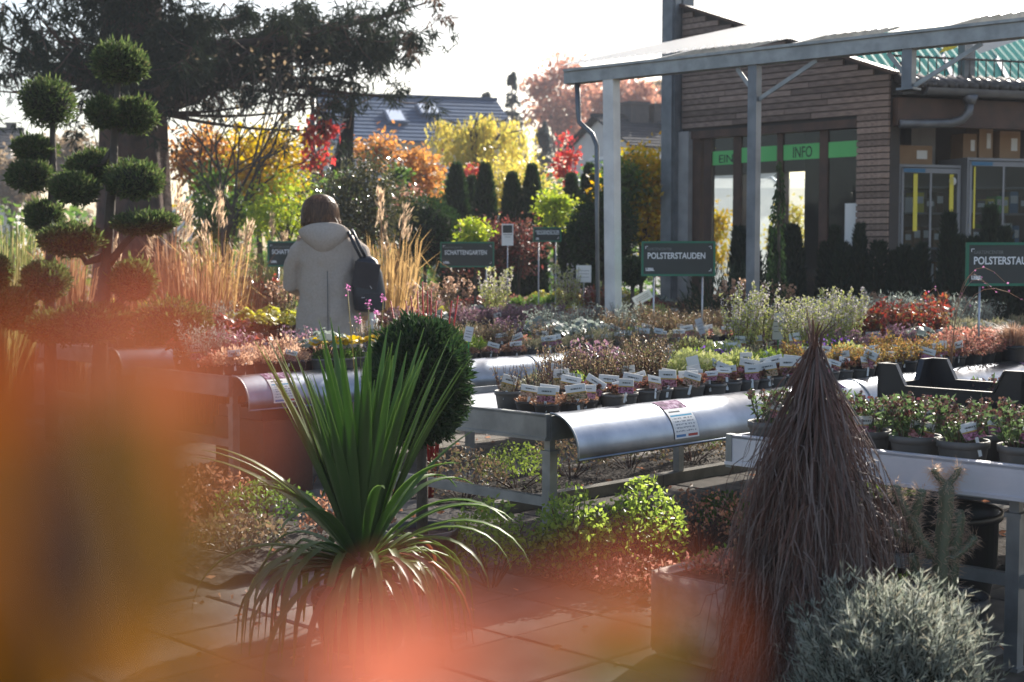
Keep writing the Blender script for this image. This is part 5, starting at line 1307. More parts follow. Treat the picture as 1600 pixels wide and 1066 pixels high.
def pole():
    D = 22; p = pt(489, 121, D); t = thing('banner_pole', 'thin grey pole with horizontal top arm holding a black banner', 'flagpole', (p.x, D, 0)); h = p.z
    MB().tube([(0, 0, 0), (0, 0, h)], [.045, .04], 8).build('pole', MT['steel'], t)
    e = pt(560, 131, D); MB().tube([(0, 0, h - .02), (e.x - p.x, 0, e.z)], .028, 8).build('arm', MT['steel'], t)
    # slack black banner hanging from the arm end, creased
    b = MB(); vs = []; fs = []; n = 14; A = pt(540, 170, D) - Vector((p.x, D, 0)); Bq = pt(556, 150, D) - Vector((p.x, D, 0)); C_ = pt(498, 330, D) - Vector((p.x, D, 0)); E_ = pt(552, 262, D) - Vector((p.x, D, 0))
    for i in range(n + 1):
        f = i / n; l = A.lerp(C_, f); r = Bq.lerp(E_, f)
        for j in range(7):
            q = l.lerp(r, j / 6); vs.append((q.x, q.y + .10 * math.sin(j * 1.6 + f * 3), q.z))
    for i in range(n):
        for j in range(6): fs.append((i * 7 + j, i * 7 + j + 1, (i + 1) * 7 + j + 1, (i + 1) * 7 + j))
    b._add(vs, fs, 0, True); fl = b.build('banner', MT['flag'], t)
    q = pt(521, 243, D) - Vector((p.x, D, 0)); put_text('CENTER', .20, MT['txt_white'], t, (q.x - .16, q.y - .16, q.z - .25), (math.pi / 2, R(-62), 0), .9)
    q = pt(514, 262, D) - Vector((p.x, D, 0)); put_text('LEIBL', .16, MT['txt_white'], t, (q.x - .14, q.y - .16, q.z - .25), (math.pi / 2, R(-62), 0), .5)
pole()
def tunnel():
    p = pt(560, 400, 31); t = thing('tunnel_frame', 'bare white steel hoops of a plant tunnel in front of the grey roof', 'greenhouse', (p.x, p.y, 0)); rr = 4.6; zc = pt(560, 242, 31).z - rr
    for k in range(5):
        y = (k - 2) * 1.6; pts = []
        for i in range(33):
            a = math.pi * i / 32
            z = zc + rr * math.sin(a)
            if z > -.05: pts.append((rr * math.cos(a), y, z))
        MB().tube(pts, .035, 6).build('hoop', MT['hoop'], t)
    MB().tube([(0, -3.2, zc + rr), (0, 3.2, zc + rr)], .03, 6).build('ridge_bar', MT['hoop'], t)
tunnel()

def greenhouse():
    t = thing('white_greenhouse', 'pale plastic greenhouse seen through the shop windows behind the shop', 'greenhouse', (2.6, 33, 0), R(0)); L = 9.5
    b = MB(); prof = [(3.0, 0), (3.0, 2.2), (2.2, 2.9), (.8, 3.2), (-.8, 3.2), (-2.2, 2.9), (-3.0, 2.2), (-3.0, 0)]; vs = [(x, 3 + y, z) for x in (0, L) for y, z in prof]; n = len(prof)
    b._add(vs, [(i, i + 1, n + i + 1, n + i) for i in range(n - 1)]); b._add([(0, 3 + y, z) for y, z in prof], [tuple(range(n))]); b._add([(L, 3 + y, z) for y, z in prof], [tuple(reversed(range(n)))]); b.build('film_cover', MT['sheet_white'], t)
    for k in range(6): MB().tube([(k * L / 5, 3 + y * 1.01, z * 1.01) for y, z in prof], .03, 5).build('hoop', MT['hoop'], t)
greenhouse()
tree('yellow_shrub', 'yellow shrub seen through the EIN window pane', 1112, 312, 420, 60, 26, 'yellow', 1100, .09)
tree('yellow_shrub', 'golden shrub seen through the middle shop window', 1235, 318, 420, 70, 26, 'gold', 1200, .09)
tree('green_shrub', 'pale green shrub seen through the right shop window', 1310, 308, 420, 80, 27, 'lime', 1200, .09)

# ------------------------------------------------------------------ woman
def woman():
    bx = pt(513, 400, 9.72); t = thing('person', 'person seen from behind in oatmeal wool coat with black shoulder bag', 'person', (bx.x, bx.y, .0), R(4))
    # body: one skinned surface
    bm = bmesh.new(); sk = bm.verts.layers.skin.verify(); V = {}
    def v(k, co, r):
        V[k] = bm.verts.new(co); V[k][sk].radius = (r, r) if not isinstance(r, tuple) else r; return V[k]
    def e(a, b): bm.edges.new((V[a], V[b]))
    hx = -.055
    v('pel', (0, 0, .94), (.15, .11)); V['pel'][sk].use_root = True
    v('sp', (0, 0, 1.14), (.13, .10)); v('ch', (0, .0, 1.32), (.15, .11)); v('nk', (-.02, .02, 1.47), .055); v('hd', (hx, .05, 1.56), .075); v('ht', (hx, .06, 1.65), .07)
    for a, b in (('pel', 'sp'), ('sp', 'ch'), ('ch', 'nk'), ('nk', 'hd'), ('hd', 'ht')): e(a, b)
    for s, S in ((-1, 'L'), (1, 'R')):
        v('sh' + S, (s * .17, 0, 1.39), .06); e('ch', 'sh' + S)
        v('el' + S, (s * .215, .03 if S == 'L' else -.01, 1.12), .045); e('sh' + S, 'el' + S)
        w_ = (s * .15, .27, 1.08) if S == 'L' else (.235, .13, .90)
        d = Vector(w_) - V['el' + S].co; d.normalize()
        v('wr' + S, w_, .028); e('el' + S, 'wr' + S); pm = Vector(w_) + d * .07; v('pa' + S, tuple(pm), (.036, .02)); e('wr' + S, 'pa' + S)
        sd = d.cross(Vector((0, 0, 1))); sd = (sd if sd.length > .1 else Vector((1, 0, 0))).normalized(); cu = d.cross(sd)
        for k, (o, ln) in enumerate(((-.027, .062), (-.009, .074), (.010, .070), (.027, .055))):
            a = pm + sd * o + d * .03; m = a + d * ln * .55 - cu * .004; f = m + d * ln * .4 - cu * .018
            v(f'f{k}a' + S, tuple(a), .010); v(f'f{k}b' + S, tuple(m), .009); v(f'f{k}c' + S, tuple(f), .0075); e('pa' + S, f'f{k}a' + S); e(f'f{k}a' + S, f'f{k}b' + S); e(f'f{k}b' + S, f'f{k}c' + S)
        a = Vector(w_) + d * .03 + sd * (-s) * .035; b_ = a + d * .035 + sd * (-s) * .018; v('t1' + S, tuple(a), .012); v('t2' + S, tuple(b_), .010); e('wr' + S, 't1' + S); e('t1' + S, 't2' + S)
        v('hp' + S, (s * .085, 0, .86), .095); e('pel', 'hp' + S); v('kn' + S, (s * .095, .02, .49), .062); e('hp' + S, 'kn' + S); v('an' + S, (s * .10, -.02, .09), .042); e('kn' + S, 'an' + S); v('to' + S, (s * .11, .13, .035), .036); e('an' + S, 'to' + S)
    # nose and ears as small extra joints of the head
    v('no', (hx, .135, 1.575), .014); e('hd', 'no'); v('ea', (hx - .078, .05, 1.575), .014); v('eb', (hx + .078, .05, 1.575), .014); e('hd', 'ea'); e('hd', 'eb')
    me = bpy.data.meshes.new('body'); bm.to_mesh(me); bm.free(); me.materials.append(MT['skin'])
    body = link('body', me, t); m = body.modifiers.new('skin', 'SKIN'); m.use_smooth_shade = True; s_ = body.modifiers.new('sub', 'SUBSURF'); s_.levels = 1; s_.render_levels = 1
    for s in (-1, 1):   # eyes, mouth (front of the head, turned away)
        MB().ell((hx + s * .032, .118, 1.60), (.013, .008, .008), 8, 6).build('eye', MT['paper'], t)
    MB().ell((hx, .118, 1.535), (.022, .008, .006), 8, 6).build('mouth', MT['pot_red'], t)
    # coat: torso loft + sleeves, fused by a remesh
    b = MB(); rings = [(.56, 0, .0, .235, .175), (.70, 0, 0, .230, .172), (.88, 0, 0, .220, .165), (1.02, 0, 0, .205, .158), (1.16, 0, 0, .198, .152), (1.28, 0, 0, .198, .148), (1.36, 0, 0, .190, .135), (1.42, -.005, .0, .175, .12), (1.46, -.012, .005, .12, .10), (1.51, -.02, .01, .088, .09)]
    n = 28; vs = []; fs = []
    for z, cx, cyy, rx, ry in rings:
        for j in range(n):
            a = 2 * math.pi * j / n; wv = 1 + .016 * math.sin(a * 5 + z * 3) * max(0, 1.2 - z); vs.append((cx + rx * wv * math.cos(a), cyy + ry * wv * math.sin(a), z))
    for i in range(len(rings) - 1):
        for j in range(n): fs.append((i * n + j, i * n + (j + 1) % n, (i + 1) * n + (j + 1) % n, (i + 1) * n + j))
    fs += [tuple(reversed(range(n))), tuple((len(rings) - 1) * n + j for j in range(n))]
    b._add(vs, fs, 0, True)
    b.tube([(-.15, 0, 1.38), (-.2, 0, 1.33), (-.245, .02, 1.22), (-.262, .04, 1.10), (-.21, .16, 1.07), (-.155, .25, 1.08)], [.07, .074, .068, .062, .058, .052], 14)
    b.tube([(.15, 0, 1.38), (.2, 0, 1.33), (.242, -.01, 1.22), (.252, -.01, 1.10), (.235, .06, .99), (.235, .115, .915)], [.07, .076, .072, .066, .06, .054], 14)
    co = b.build('coat', MT['coat'], t); m = co.modifiers.new('fuse', 'REMESH'); m.mode = 'VOXEL'; m.voxel_size = .009; m.use_smooth_shade = True; m2 = co.modifiers.new('soft', 'SMOOTH'); m2.iterations = 4; tx = bpy.data.textures.new('folds', 'CLOUDS'); tx.noise_scale = .16; m3 = co.modifiers.new('folds', 'DISPLACE'); m3.texture = tx; m3.strength = .034; m3.mid_level = .5; m2.factor = .5
    MB().bar((.005, -.180, .58), (.003, -.168, 1.20), .006, .006).build('back_seam', MT['hood_in'], t)
    # hood lying on the back
    b = MB(); vs = []; fs = []; nu, nv = 20, 12
    for i in range(nv + 1):
        f = i / nv
        for j in range(nu + 1):
            a = math.pi * (j / nu); sx = math.cos(a); dp = math.sin(a)
            wd = .165 * (1 - .5 * f ** 2.2); z = 1.525 - .055 * (1 - f) * abs(sx) ** 3 - .20 * f * dp ** .6 - .10 * f * (1 - dp); y = -.055 - (.075 + .055 * math.sin(f * math.pi * .9)) * dp
            vs.append((-.022 + wd * sx * (1.02 - .1 * f), y + .02, z))
    for i in range(nv):
        for j in range(nu): fs.append((i * (nu + 1) + j, i * (nu + 1) + j + 1, (i + 1) * (nu + 1) + j + 1, (i + 1) * (nu + 1) + j))
    b._add(vs, fs, 0, True); ho = b.build('hood', MT['coat'], t); md = ho.modifiers.new('folds', 'DISPLACE'); md.texture = bpy.data.textures['folds']; md.strength = .022; m = ho.modifiers.new('thick', 'SOLIDIFY'); m.thickness = .022; m.offset = 0; m2 = ho.modifiers.new('sub', 'SUBSURF'); m2.levels = 1; m2.render_levels = 1
    MB().lathe([(.085, 0), (.098, .03), (.092, .06), (.075, .075)], 20).build('collar', MT['hood_in'], t, (-.03, .005, 1.485))
    # hair: chin length bob, strands over a solid core
    b = MB(); hp = [(.004, 1.722), (.045, 1.716), (.082, 1.695), (.106, 1.662), (.117, 1.622), (.121, 1.585), (.122, 1.55), (.116, 1.52), (.100, 1.502)]
    b.lathe([(r * .96, z) for r, z in reversed(hp)], 24, (hx, .035, 0), 0)
    b.build('hair', MT['hair'], t); hb = []
    zs = [z for r, z in hp]; rs = [r for r, z in hp]
    for i in range(2600):
        a = rng.uniform(0, 6.28); zt = rng.uniform(1.56, 1.722); zb_ = max(rng.uniform(1.455, 1.51), zt - rng.uniform(.10, .22)); prev = None; fl = rng.gauss(.0, .03); tw_ = rng.uniform(-.25, .25); r_ = rng.uniform(.96, 1.10)
        for k in range(5):
            z = zt + (zb_ - zt) * k / 4; rr = float(np.interp(-z, [-q for q in zs], rs)) * r_ + (fl * .5 * (k / 4) ** 2 if z < 1.54 else 0)
            if z < 1.502: rr = .104 * r_ + fl * .4
            q = np.array([hx + rr * math.cos(a + tw_ * k / 4), .035 + rr * 1.04 * math.sin(a + tw_ * k / 4), z])
            if prev is not None and not (math.sin(a) > .75 and z < 1.64):
                sd = np.array([-math.sin(a), math.cos(a), 0]) * (.0042 if k < 4 else .002); hb.append([prev - sd, prev + sd, q + sd, q - sd])
            prev = q
    MB().polys(np.array(hb), 0, False).build('hair_strands', leafm('hair_strands', [(.13, .06, .028), (.08, .036, .017), (.21, .105, .048), (.05, .023, .012)], .35, .4, .5, 1.6), t)
    # trousers and shoes below the coat
    b = MB()
    for s in (-1, 1): b.tube([(s * .085, 0, .88), (s * .095, .015, .5), (s * .10, -.015, .11)], [.105, .078, .062], 12)
    b.build('trousers', MT['jeans'], t)
    for s in (-1, 1): MB().tube([(s * .10, -.06, .04), (s * .105, .03, .045), (s * .112, .17, .032)], [.042, .05, .036], 10).build('shoe', MT['shoe'], t)
    # shoulder bag: a thing of its own
    bg_ = thing('shoulder_bag', 'black leather shoulder bag hanging at the person\'s right side', 'bag', (bx.x, bx.y, 0), R(4))
    b = MB(); prof = [(.92, .06, .05), (.94, .105, .075), (1.05, .112, .085), (1.18, .10, .07), (1.27, .07, .045), (1.30, .03, .02)]; vs = []; fs = []; n = 20; cxy = lambda z: (.285 - (z - .92) * .06, -.115 + (z - .92) * .02)
    for z, rx, ry in prof:
        for j in range(n):
            a = 2 * math.pi * j / n; ca, sa = math.cos(a), math.sin(a); q = 1 / max(abs(ca), abs(sa)) ** .55; x, y = cxy(z); vs.append((x + rx * q * ca, y + ry * q * sa, z))
    for i in range(len(prof) - 1):
        for j in range(n): fs.append((i * n + j, i * n + (j + 1) % n, (i + 1) * n + (j + 1) % n, (i + 1) * n + j))
    fs += [tuple(reversed(range(n))), tuple((len(prof) - 1) * n + j for j in range(n))]
    b._add(vs, fs, 0, True); b.build('bag_body', MT['leather'], bg_)
    b = MB()
    for dx in (-.02, .012): b.tube([(.25 + dx, -.12, 1.28), (.21 + dx, -.155, 1.36), (.165 + dx, -.10, 1.455), (.15 + dx, -.02, 1.475), (.17 + dx, .09, 1.42), (.26 + dx, .12, 1.22), (.28 + dx, -.03, 1.22)], .011, 8)
    b.build('strap', MT['leather'], bg_)
    MB().obox((.262, -.205, 1.17), (.085, -.012, -.012), (0, .010, 0), (.014, -.012, .085)).build('flap', MT['leather'], bg_)
    MB().obox((.315, -.20, 1.0), (.06, .015, .0), (0, .016, 0), (0, 0, .05)).build('pocket', MT['leather'], bg_)
    MB().bar((.23, -.215, 1.02), (.34, -.205, 1.03), .006, .005).bar((.22, -.20, 1.22), (.30, -.21, 1.08), .005, .005).build('zip', MT['alu'], bg_)
    pb = thing('paper_bag', 'white crumpled paper wrap held low at the person\'s right', 'bag', (bx.x, bx.y, 0), R(4)); b = MB()
    b.lathe([(.03, .72), (.055, .76), (.06, .84), (.045, .90), (.06, .93)], 9, (.27, .19, 0), 0, False); b.build('wrap', MT['paper'], pb)
woman()

# ------------------------------------------------------------------ yucca
def yucca():
    p = pt(562, 400, 4.70); t = thing('yucca', 'large sword leaved yucca in a dark reddish pot in the foreground', 'potted plant', (p.x, p.y, 0))
    MB().lathe([(.13, 0), (.135, .01), (.16, .15), (.17, .155), (.17, .18), (.155, .18), (.15, .17)], 28, cap1=False).lathe([(.001, .165), (.151, .17)], 28, m=1, cap0=False, cap1=False).build('pot', [MT['pot_red'], MT['soil']], t)
    MB().tube([(0, 0, .15), (0, 0, .34)], [.05, .045], 12).build('stem', MT['bark'], t)
    def leaf(az, el, L, W, droop, z0, kink=0, m='yucca'):
        n = 12; e = Vector((math.cos(az), math.sin(az), 0)); side = Vector((-math.sin(az), math.cos(az), 0)); c = Vector((0, 0, z0)) + e * .025; ang = el; pts = []; step = L / n
        for i in range(n + 1):
            pts.append((c.copy(), ang)); f = i / n
            ang -= droop * (.25 + 2.0 * f) / n + (kink if i == int(n * .38) else 0)
            ang = max(ang, -1.45)
            c = c + (e * math.cos(ang) + Vector((0, 0, 1)) * math.sin(ang)) * step
        vs = []; fs = []
        for i, (c, a) in enumerate(pts):
            f = i / n; w_ = W * (.62 + .55 * math.sin(min(1, f * 1.25) * math.pi * .62)) * (1 - max(0, (f - .45) / .55) ** 1.6) + .0012
            up = -e * math.sin(a) + Vector((0, 0, 1)) * math.cos(a)
            vs += [c - side * w_ / 2 + up * w_ * .22, c, c + side * w_ / 2 + up * w_ * .22]
        for i in range(n):
            fs += [(3 * i, 3 * i + 1, 3 * i + 4, 3 * i + 3), (3 * i + 1, 3 * i + 2, 3 * i + 5, 3 * i + 4)]
        vs2 = [tuple(v - Vector((0, 0, .0018))) for v in vs]; k = len(vs)
        MB()._add([tuple(v) for v in vs] + vs2, fs + [tuple(reversed([q + k for q in f])) for f in fs], 0, True).build('leaf', LM[m], t)
    for i in range(66):      # upright sheaf
        az = i * 2.399 + rng.uniform(-.2, .2); leaf(az, rng.choice([rng.uniform(1.12, 1.35), rng.uniform(1.25, 1.54)]), rng.uniform(.60, .84), rng.uniform(.026, .037), rng.uniform(.02, .2), .28)
    for i in range(15):      # outer spreading
        az = i * 2.399 + .7; leaf(az, rng.uniform(.75, 1.1), rng.uniform(.56, .74), rng.uniform(.025, .034), rng.uniform(.4, 1.3), .28)
    for i in range(84):      # hanging skirt
        az = i * 2.399 + 1.9; leaf(az, rng.uniform(.1, .8), rng.uniform(.42, .70), rng.uniform(.018, .028), rng.uniform(1.5, 2.8), .26, rng.choice([0, 0, .5, .8]), 'dead' if i % 9 == 4 else 'yucca')
yucca()

# ------------------------------------------------------------------ weeping brown cone shrub
def broom():
    p = pt(1276, 400, 4.15); t = thing('weeping_shrub', 'leafless brown weeping shrub forming a shaggy cone of twigs', 'shrub', (p.x, p.y, 0))
    H = 1.07; tw = MB()
    def R_(z): return .20 * (1 - math.exp(-max(0, H - z) / .27)) + .008
    def hang(z0, a, q, z1, r, m):
        an0 = a; k = 11; pts = []; ph = rng.uniform(0, 6); ph2 = rng.uniform(0, 6); wa = rng.choice([.008, .014, .024, .045]); fr = rng.uniform(3, 10); tw_ = rng.uniform(-.5, .5)
        for i in range(k):
            f = i / (k - 1); z = z0 + (z1 - z0) * f + .035 * math.sin(min(1, f * 4) * math.pi) * (f < .25)
            rr = R_(z) * q * (1 - math.exp(-f * 4.5)) * (1 + .16 * math.sin(3 * an0 + 1) + .10 * math.sin(7 * an0 + z * 5)) + .008; w_ = wa * (.25 + .75 * f) * min(1, f * 4); an = a + tw_ * f
            pts.append((math.cos(an) * rr + w_ * math.sin(ph + f * fr), math.sin(an) * rr + w_ * math.sin(ph2 + f * fr * .8), z + w_ * .4 * math.sin(ph2 + f * fr)))
        tw.tube(pts, [r * (1 - .72 * i / (k - 1)) for i in range(k)], 3, m, False, False); return pts
    for i in range(1400):
        f0 = rng.random() ** .8; z0 = H * (.985 - .62 * f0); z1 = max(.03, z0 - rng.uniform(.30, .85))
        pts = hang(z0, rng.uniform(0, 6.28), rng.choice([rng.uniform(.45, 1.0), rng.uniform(.85, 1.12), rng.uniform(.95, 1.22)]), z1, rng.uniform(.0015, .0036), rng.choice([0, 0, 1]))
        for _ in range(rng.choice([0, 1, 1, 2])):
            q = Vector(rng.choice(pts[3:])); o = Vector((q.x, q.y, 0)).normalized(); sd = Vector((-o.y, o.x, 0)) * rng.uniform(-.06, .06)
            l1 = rng.uniform(.02, .055); e1 = q + o * l1 * .6 + sd * .5 + Vector((0, 0, rng.uniform(-.03, .01))); e2 = q + o * l1 + sd + Vector((0, 0, -rng.uniform(.05, .17))); e3 = e2 + o * rng.uniform(-.01, .03) + Vector((0, 0, -rng.uniform(.0, .05)))
            tw.tube([q, e1, e2, e3], [.0015, .0014, .0010, .0006], 3, rng.choice([0, 1]), False, False)
    for i in range(9): # bare shoots standing out of the tip
        a = rng.uniform(0, 6.28); tw.tube([(0, 0, H * .85), (math.cos(a) * .02, math.sin(a) * .02, H), (math.cos(a) * .05 + .01, math.sin(a) * .05, H + rng.uniform(.02, .08))], [.004, .003, .0012], 4, 0, False)
    o = tw.build('twigs', [MT['twig'], pbr('twig_grey', (.20, .15, .13), .6, col2=(.11, .075, .065), scale=12)], t); o['kind'] = 'stuff'
    MB().tube([(0, 0, 0), (.01, 0, .5), (0, 0, H * .97)], [.028, .022, .008], 8).build('trunk', MT['twig'], t)
broom()

# ------------------------------------------------------------------ lavender, cactus, trough, tub
def lavender():
    p = pt(1404, 400, 3.75); t = thing('lavender_bush', 'rounded silver grey lavender bush in the right foreground', 'shrub', (p.x, p.y, 0)); R0 = (.262, .26, .27); cz = .10
    b = MB()
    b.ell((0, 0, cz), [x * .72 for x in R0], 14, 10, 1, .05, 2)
    for i in range(900):
        d = rdir(1, .5)[0]
        if d[2] < -.35: d[2] = abs(d[2])
        lob = 1 + .10 * math.sin(5 * d[0] + 1) * math.cos(4 * d[1] + 2 * d[2]) + .06 * math.sin(11 * d[0] + 9 * d[2])
        q = np.array([0, 0, cz]) + d * np.array(R0) * rng.uniform(.60, .90) * lob; ax = unit(d * .55 + np.array([0, 0, .75]) + nr.normal(size=3) * .16); ln = rng.choice([rng.uniform(.05, .10), rng.uniform(.06, .115), rng.uniform(.09, .15)]); k = 20
        tt = nr.random(k); P = q[None] + ax[None] * (ln * tt)[:, None]; D_ = unit(ax[None] * .9 + rdir(k) * .75); b.polys(blades(P, D_, .036 * (.5 + .8 * nr.random(k)), .0040, .1)); b.tube([q - ax * .05, q + ax * ln], .0012, 3, 1, False)
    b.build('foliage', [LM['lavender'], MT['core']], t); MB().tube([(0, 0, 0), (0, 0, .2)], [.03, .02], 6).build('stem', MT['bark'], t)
lavender()
def cholla():
    p = pt(1478, 400, 4.42); t = thing('cholla_cactus', 'spiny branching cactus behind the lavender bush', 'cactus', (p.x, p.y, 0)); link('pot', POT['xl_black'][0], t)
    segs = [([(0, 0, .22), (.0, 0, .36), (.01, 0, .50), (.012, 0, .60)], .030), ([(-.02, 0, .36), (-.055, -.01, .42), (-.075, -.01, .50)], .022), ([(-.075, -.01, .48), (-.10, -.01, .54), (-.11, 0, .585)], .020), ([(-.07, -.01, .47), (-.055, -.02, .54), (-.05, -.02, .575)], .019),
            ([(-.05, 0, .40), (-.10, -.01, .43), (-.125, -.01, .47)], .019), ([(.01, 0, .58), (-.015, 0, .62), (-.02, 0, .635)], .013), ([(.012, 0, .58), (.035, 0, .62), (.04, 0, .64)], .013), ([(.02, .01, .34), (.07, .02, .39), (.085, .02, .42)], .018), ([(.03, .03, .24), (.04, .03, .38), (.05, .03, .5)], .026), ([(-.03, .02, .24), (-.05, .03, .3), (-.06, .03, .36)], .022)]
    segs = [([(x * 1.35, y, z) for x, y, z in P_], r_ * .78) for P_, r_ in segs]
    body = MB(); sp = MB()
    for pts, r in segs:
        P = [Vector(q) for q in pts]; L = sum((P[i + 1] - P[i]).length for i in range(len(P) - 1)); n = 10; path = []
        for i in range(n + 1):
            f = i / n * (len(P) - 1); k = min(int(f), len(P) - 2); path.append(P[k].lerp(P[k + 1], f - k))
        body.tube(path, [r * (1 if i < n else .55) * (1 + .06 * (i % 2)) for i in range(n + 1)], 10)
        m = int(L * 1500 + 90); idx = nr.random(m)
        base = np.array([path[min(n, int(f * n + .5))] for f in idx]) ; d = rdir(m); ax = np.array((P[-1] - P[0]).normalized()); d = unit(d - ax * (d @ ax)[:, None] * .7); base = base + d * r * .95 + ax * (nr.random((m, 1)) - .5) * .02
        sp.polys(blades(base, unit(d + rdir(m) * .55), .027 * (.6 + .8 * nr.random(m)), .0022, 0, .3))
    body.build('stems', leafm('cactus_skin', [(.10, .12, .07), (.12, .13, .08)], .05), t); o = sp.build('spines', leafm('spines', [(.55, .40, .30), (.62, .48, .38), (.45, .30, .22)], .5), t); o['kind'] = 'stuff'
cholla()
def trough():
    base = g(3.84, 2.86); t = thing('stone_trough', 'pale stone trough planted with red sedum left of the weeping shrub', 'planter', g(3.54, 2.92), R(45 - 90))
    # local x along -v (right, nearer), y along u
    L, W, H, th = .78, .46, .30, .055
    bm = bmesh.new(); bmesh.ops.create_cube(bm, size=1)
    for v in bm.verts: v.co = Vector(((v.co.x + .5) * L, (v.co.y + .5) * W, (v.co.z + .5) * H))
    topf = [f for f in bm.faces if f.normal.z > .9][0]
    r = bmesh.ops.inset_region(bm, faces=[topf], thickness=th); 
    for v in topf.verts: v.co.z -= .05
    bmesh.ops.bevel(bm, geom=[e for e in bm.edges], offset=.022, segments=3, affect='EDGES')
    bmesh.ops.subdivide_edges(bm, edges=bm.edges[:], cuts=2, use_grid_fill=True)
    for v in bm.verts: v.co += Vector((rng.gauss(0, .0016), rng.gauss(0, .0016), rng.gauss(0, .0016)))
    me = bpy.data.meshes.new('trough'); bm.to_mesh(me); bm.free(); me.materials.append(MT['stone'])
    for q in me.polygons: q.use_smooth = True
    link('trough', me, t)
    MB().box(th, L - th, th, W - th, H - .055, H - .03).build('soil', MT['soil'], t)
    for i, (m, x0, x1, n) in enumerate((('rust', .06, .40, 900), ('limegreen', .30, .72, 800), ('semper', .10, .60, 500))):
        P = np.stack([nr.uniform(x0, x1, n), nr.uniform(.09, W - .08, n) if i != 1 else nr.uniform(.26, W - .06, n), H - .03 + nr.random(n) * .045], 1)
        MB().polys(blades(P, rdir(n, .9), .024, .009)).build('sedum', LM[m], t)['kind'] = 'stuff'
trough()
def tub():
    p = pt(1462, 400, 5.2); t = thing('planter_tub', 'wide black plastic tub with pale rim highlight under the right hand bench', 'tub', (p.x, p.y, 0))
    MB().lathe([(.20, 0), (.205, .01), (.225, .17), (.235, .175), (.238, .34), (.252, .345), (.256, .365), (.250, .375), (.238, .37), (.225, .33), (.215, .25)], 36, cap1=False).lathe([(.001, .245), (.216, .25)], 36, m=1, cap0=False, cap1=False).build('tub', [MT['tubeblk'], MT['soil']], t)
tub()

# ------------------------------------------------------------------ plants in the beds
def clump(name, label, u, v, r, h, mat, n, L, W, lob=True, stems=14, group=None, up=.4):
    t = thing(name, label, 'plant', g(u, v), 0, group)
    P = []; N = []
    for i in range(n):
        a = rng.uniform(0, 6.28); q = r * math.sqrt(rng.random()); z = h * (.25 + .75 * rng.random() ** .6) * (1 - .4 * (q / r) ** 2); P.append((q * math.cos(a), q * math.sin(a), z))
    P = np.array(P); N = unit(rdir(n) * .7 + np.array([0, 0, up]))
    b = MB().polys(lobed(P, N, L * (.6 + .7 * nr.random(n)), 7) if lob else blades(P, N, L * (.6 + .8 * nr.random(n)), W)); b.build('foliage', LM[mat], t)
    s = MB()
    for i in range(stems):
        e = Vector(P[rng.randrange(n)]); s.tube([(e.x * .15, e.y * .15, 0), (e.x * .6, e.y * .6, e.z * .6), e], [.004, .003, .0015], 4, 0, False)
    s.build('stems', MT['twig'], t)
for i, (u, v, r, h, lab) in enumerate(((3.86, 3.98, .17, .36, 'lime green feathery clump nearest the yucca under the bench end'), (4.12, 3.78, .16, .40, 'lime green feathery clump left of the front bench leg'), (4.42, 3.66, .17, .42, 'bright lime clump just right of the front bench leg'), (5.45, 3.58, .15, .38, 'lime green clump right of the brown dead leaves'), (5.85, 3.62, .17, .40, 'lime green clump before the far bench leg'))):
    clump('cranesbill_clump', lab, u, v, r, h, 'limegreen', 900, .026, .015, False, group='lime green clumps in the near bed', up=.1)
for i, (u, v, r, h, lab) in enumerate(((4.55, 3.75, .18, .26, 'dried brown leaf clump right of the front bench leg'), (4.9, 3.75, .22, .30, 'widest dried brown leaf clump in the middle of the near bed'), (5.2, 3.62, .20, .30, 'dried brown clump with rusty hanging leaves'), (5.05, 3.35, .20, .24, 'dried brown clump behind the stone trough'), (5.6, 3.5, .2, .22, 'dried brown clump nearest the weeping shrub'))):
    clump('dried_perennial', lab, u, v, r, h, 'dead', 420, .020, .014, False, 22, 'dried brown clumps in the near bed')
for i, (u, v, r, h, lab) in enumerate(((4.16, 3.85, .17, .24, 'dark green clump at the foot of the front bench leg'), (5.35, 3.95, .14, .2, 'dark green clump in the shade under the middle bench'), (6.1, 3.55, .18, .26, 'dark green clump left of the weeping shrub'))):
    clump('ground_cover_clump', lab, u, v, r, h, 'green', 700, .022, .014, False, 12, 'dark green clumps in the near bed')
for i, (u, v, r, h, m, lab) in enumerate(((4.2, 3.5, .2, .13, 'rust', 'low rusty mat in front of the front bench leg'), (4.25, 3.15, .2, .12, 'dead', 'low brown mat left of the stone trough back edge'), (4.6, 3.3, .22, .14, 'green', 'low dark mat between the dead clumps and the trough'), (4.9, 3.0, .22, .14, 'rust', 'low rusty mat behind the stone trough'), (4.15, 3.82, .18, .13, 'drytwig', 'low dull mat left of the front bench leg'))):
    clump('ground_cover_clump', lab, u, v, r, h, m, 700, .024, .015, False, 10, 'low mats at the front of the near bed')
for i in range(9):
    u = 5.1 + i * .5
    clump('bed_plant', f'low leafy plant, {ordn(i)} from the left in the strip between the first two bench rows', u, 5.55 + rng.uniform(-.12, .12), .24, .22 + .08 * rng.random(), rng.choice(['green', 'limegreen', 'drytwig']), 800, .022, .013, False, 10, 'plants in the strip between bench rows')
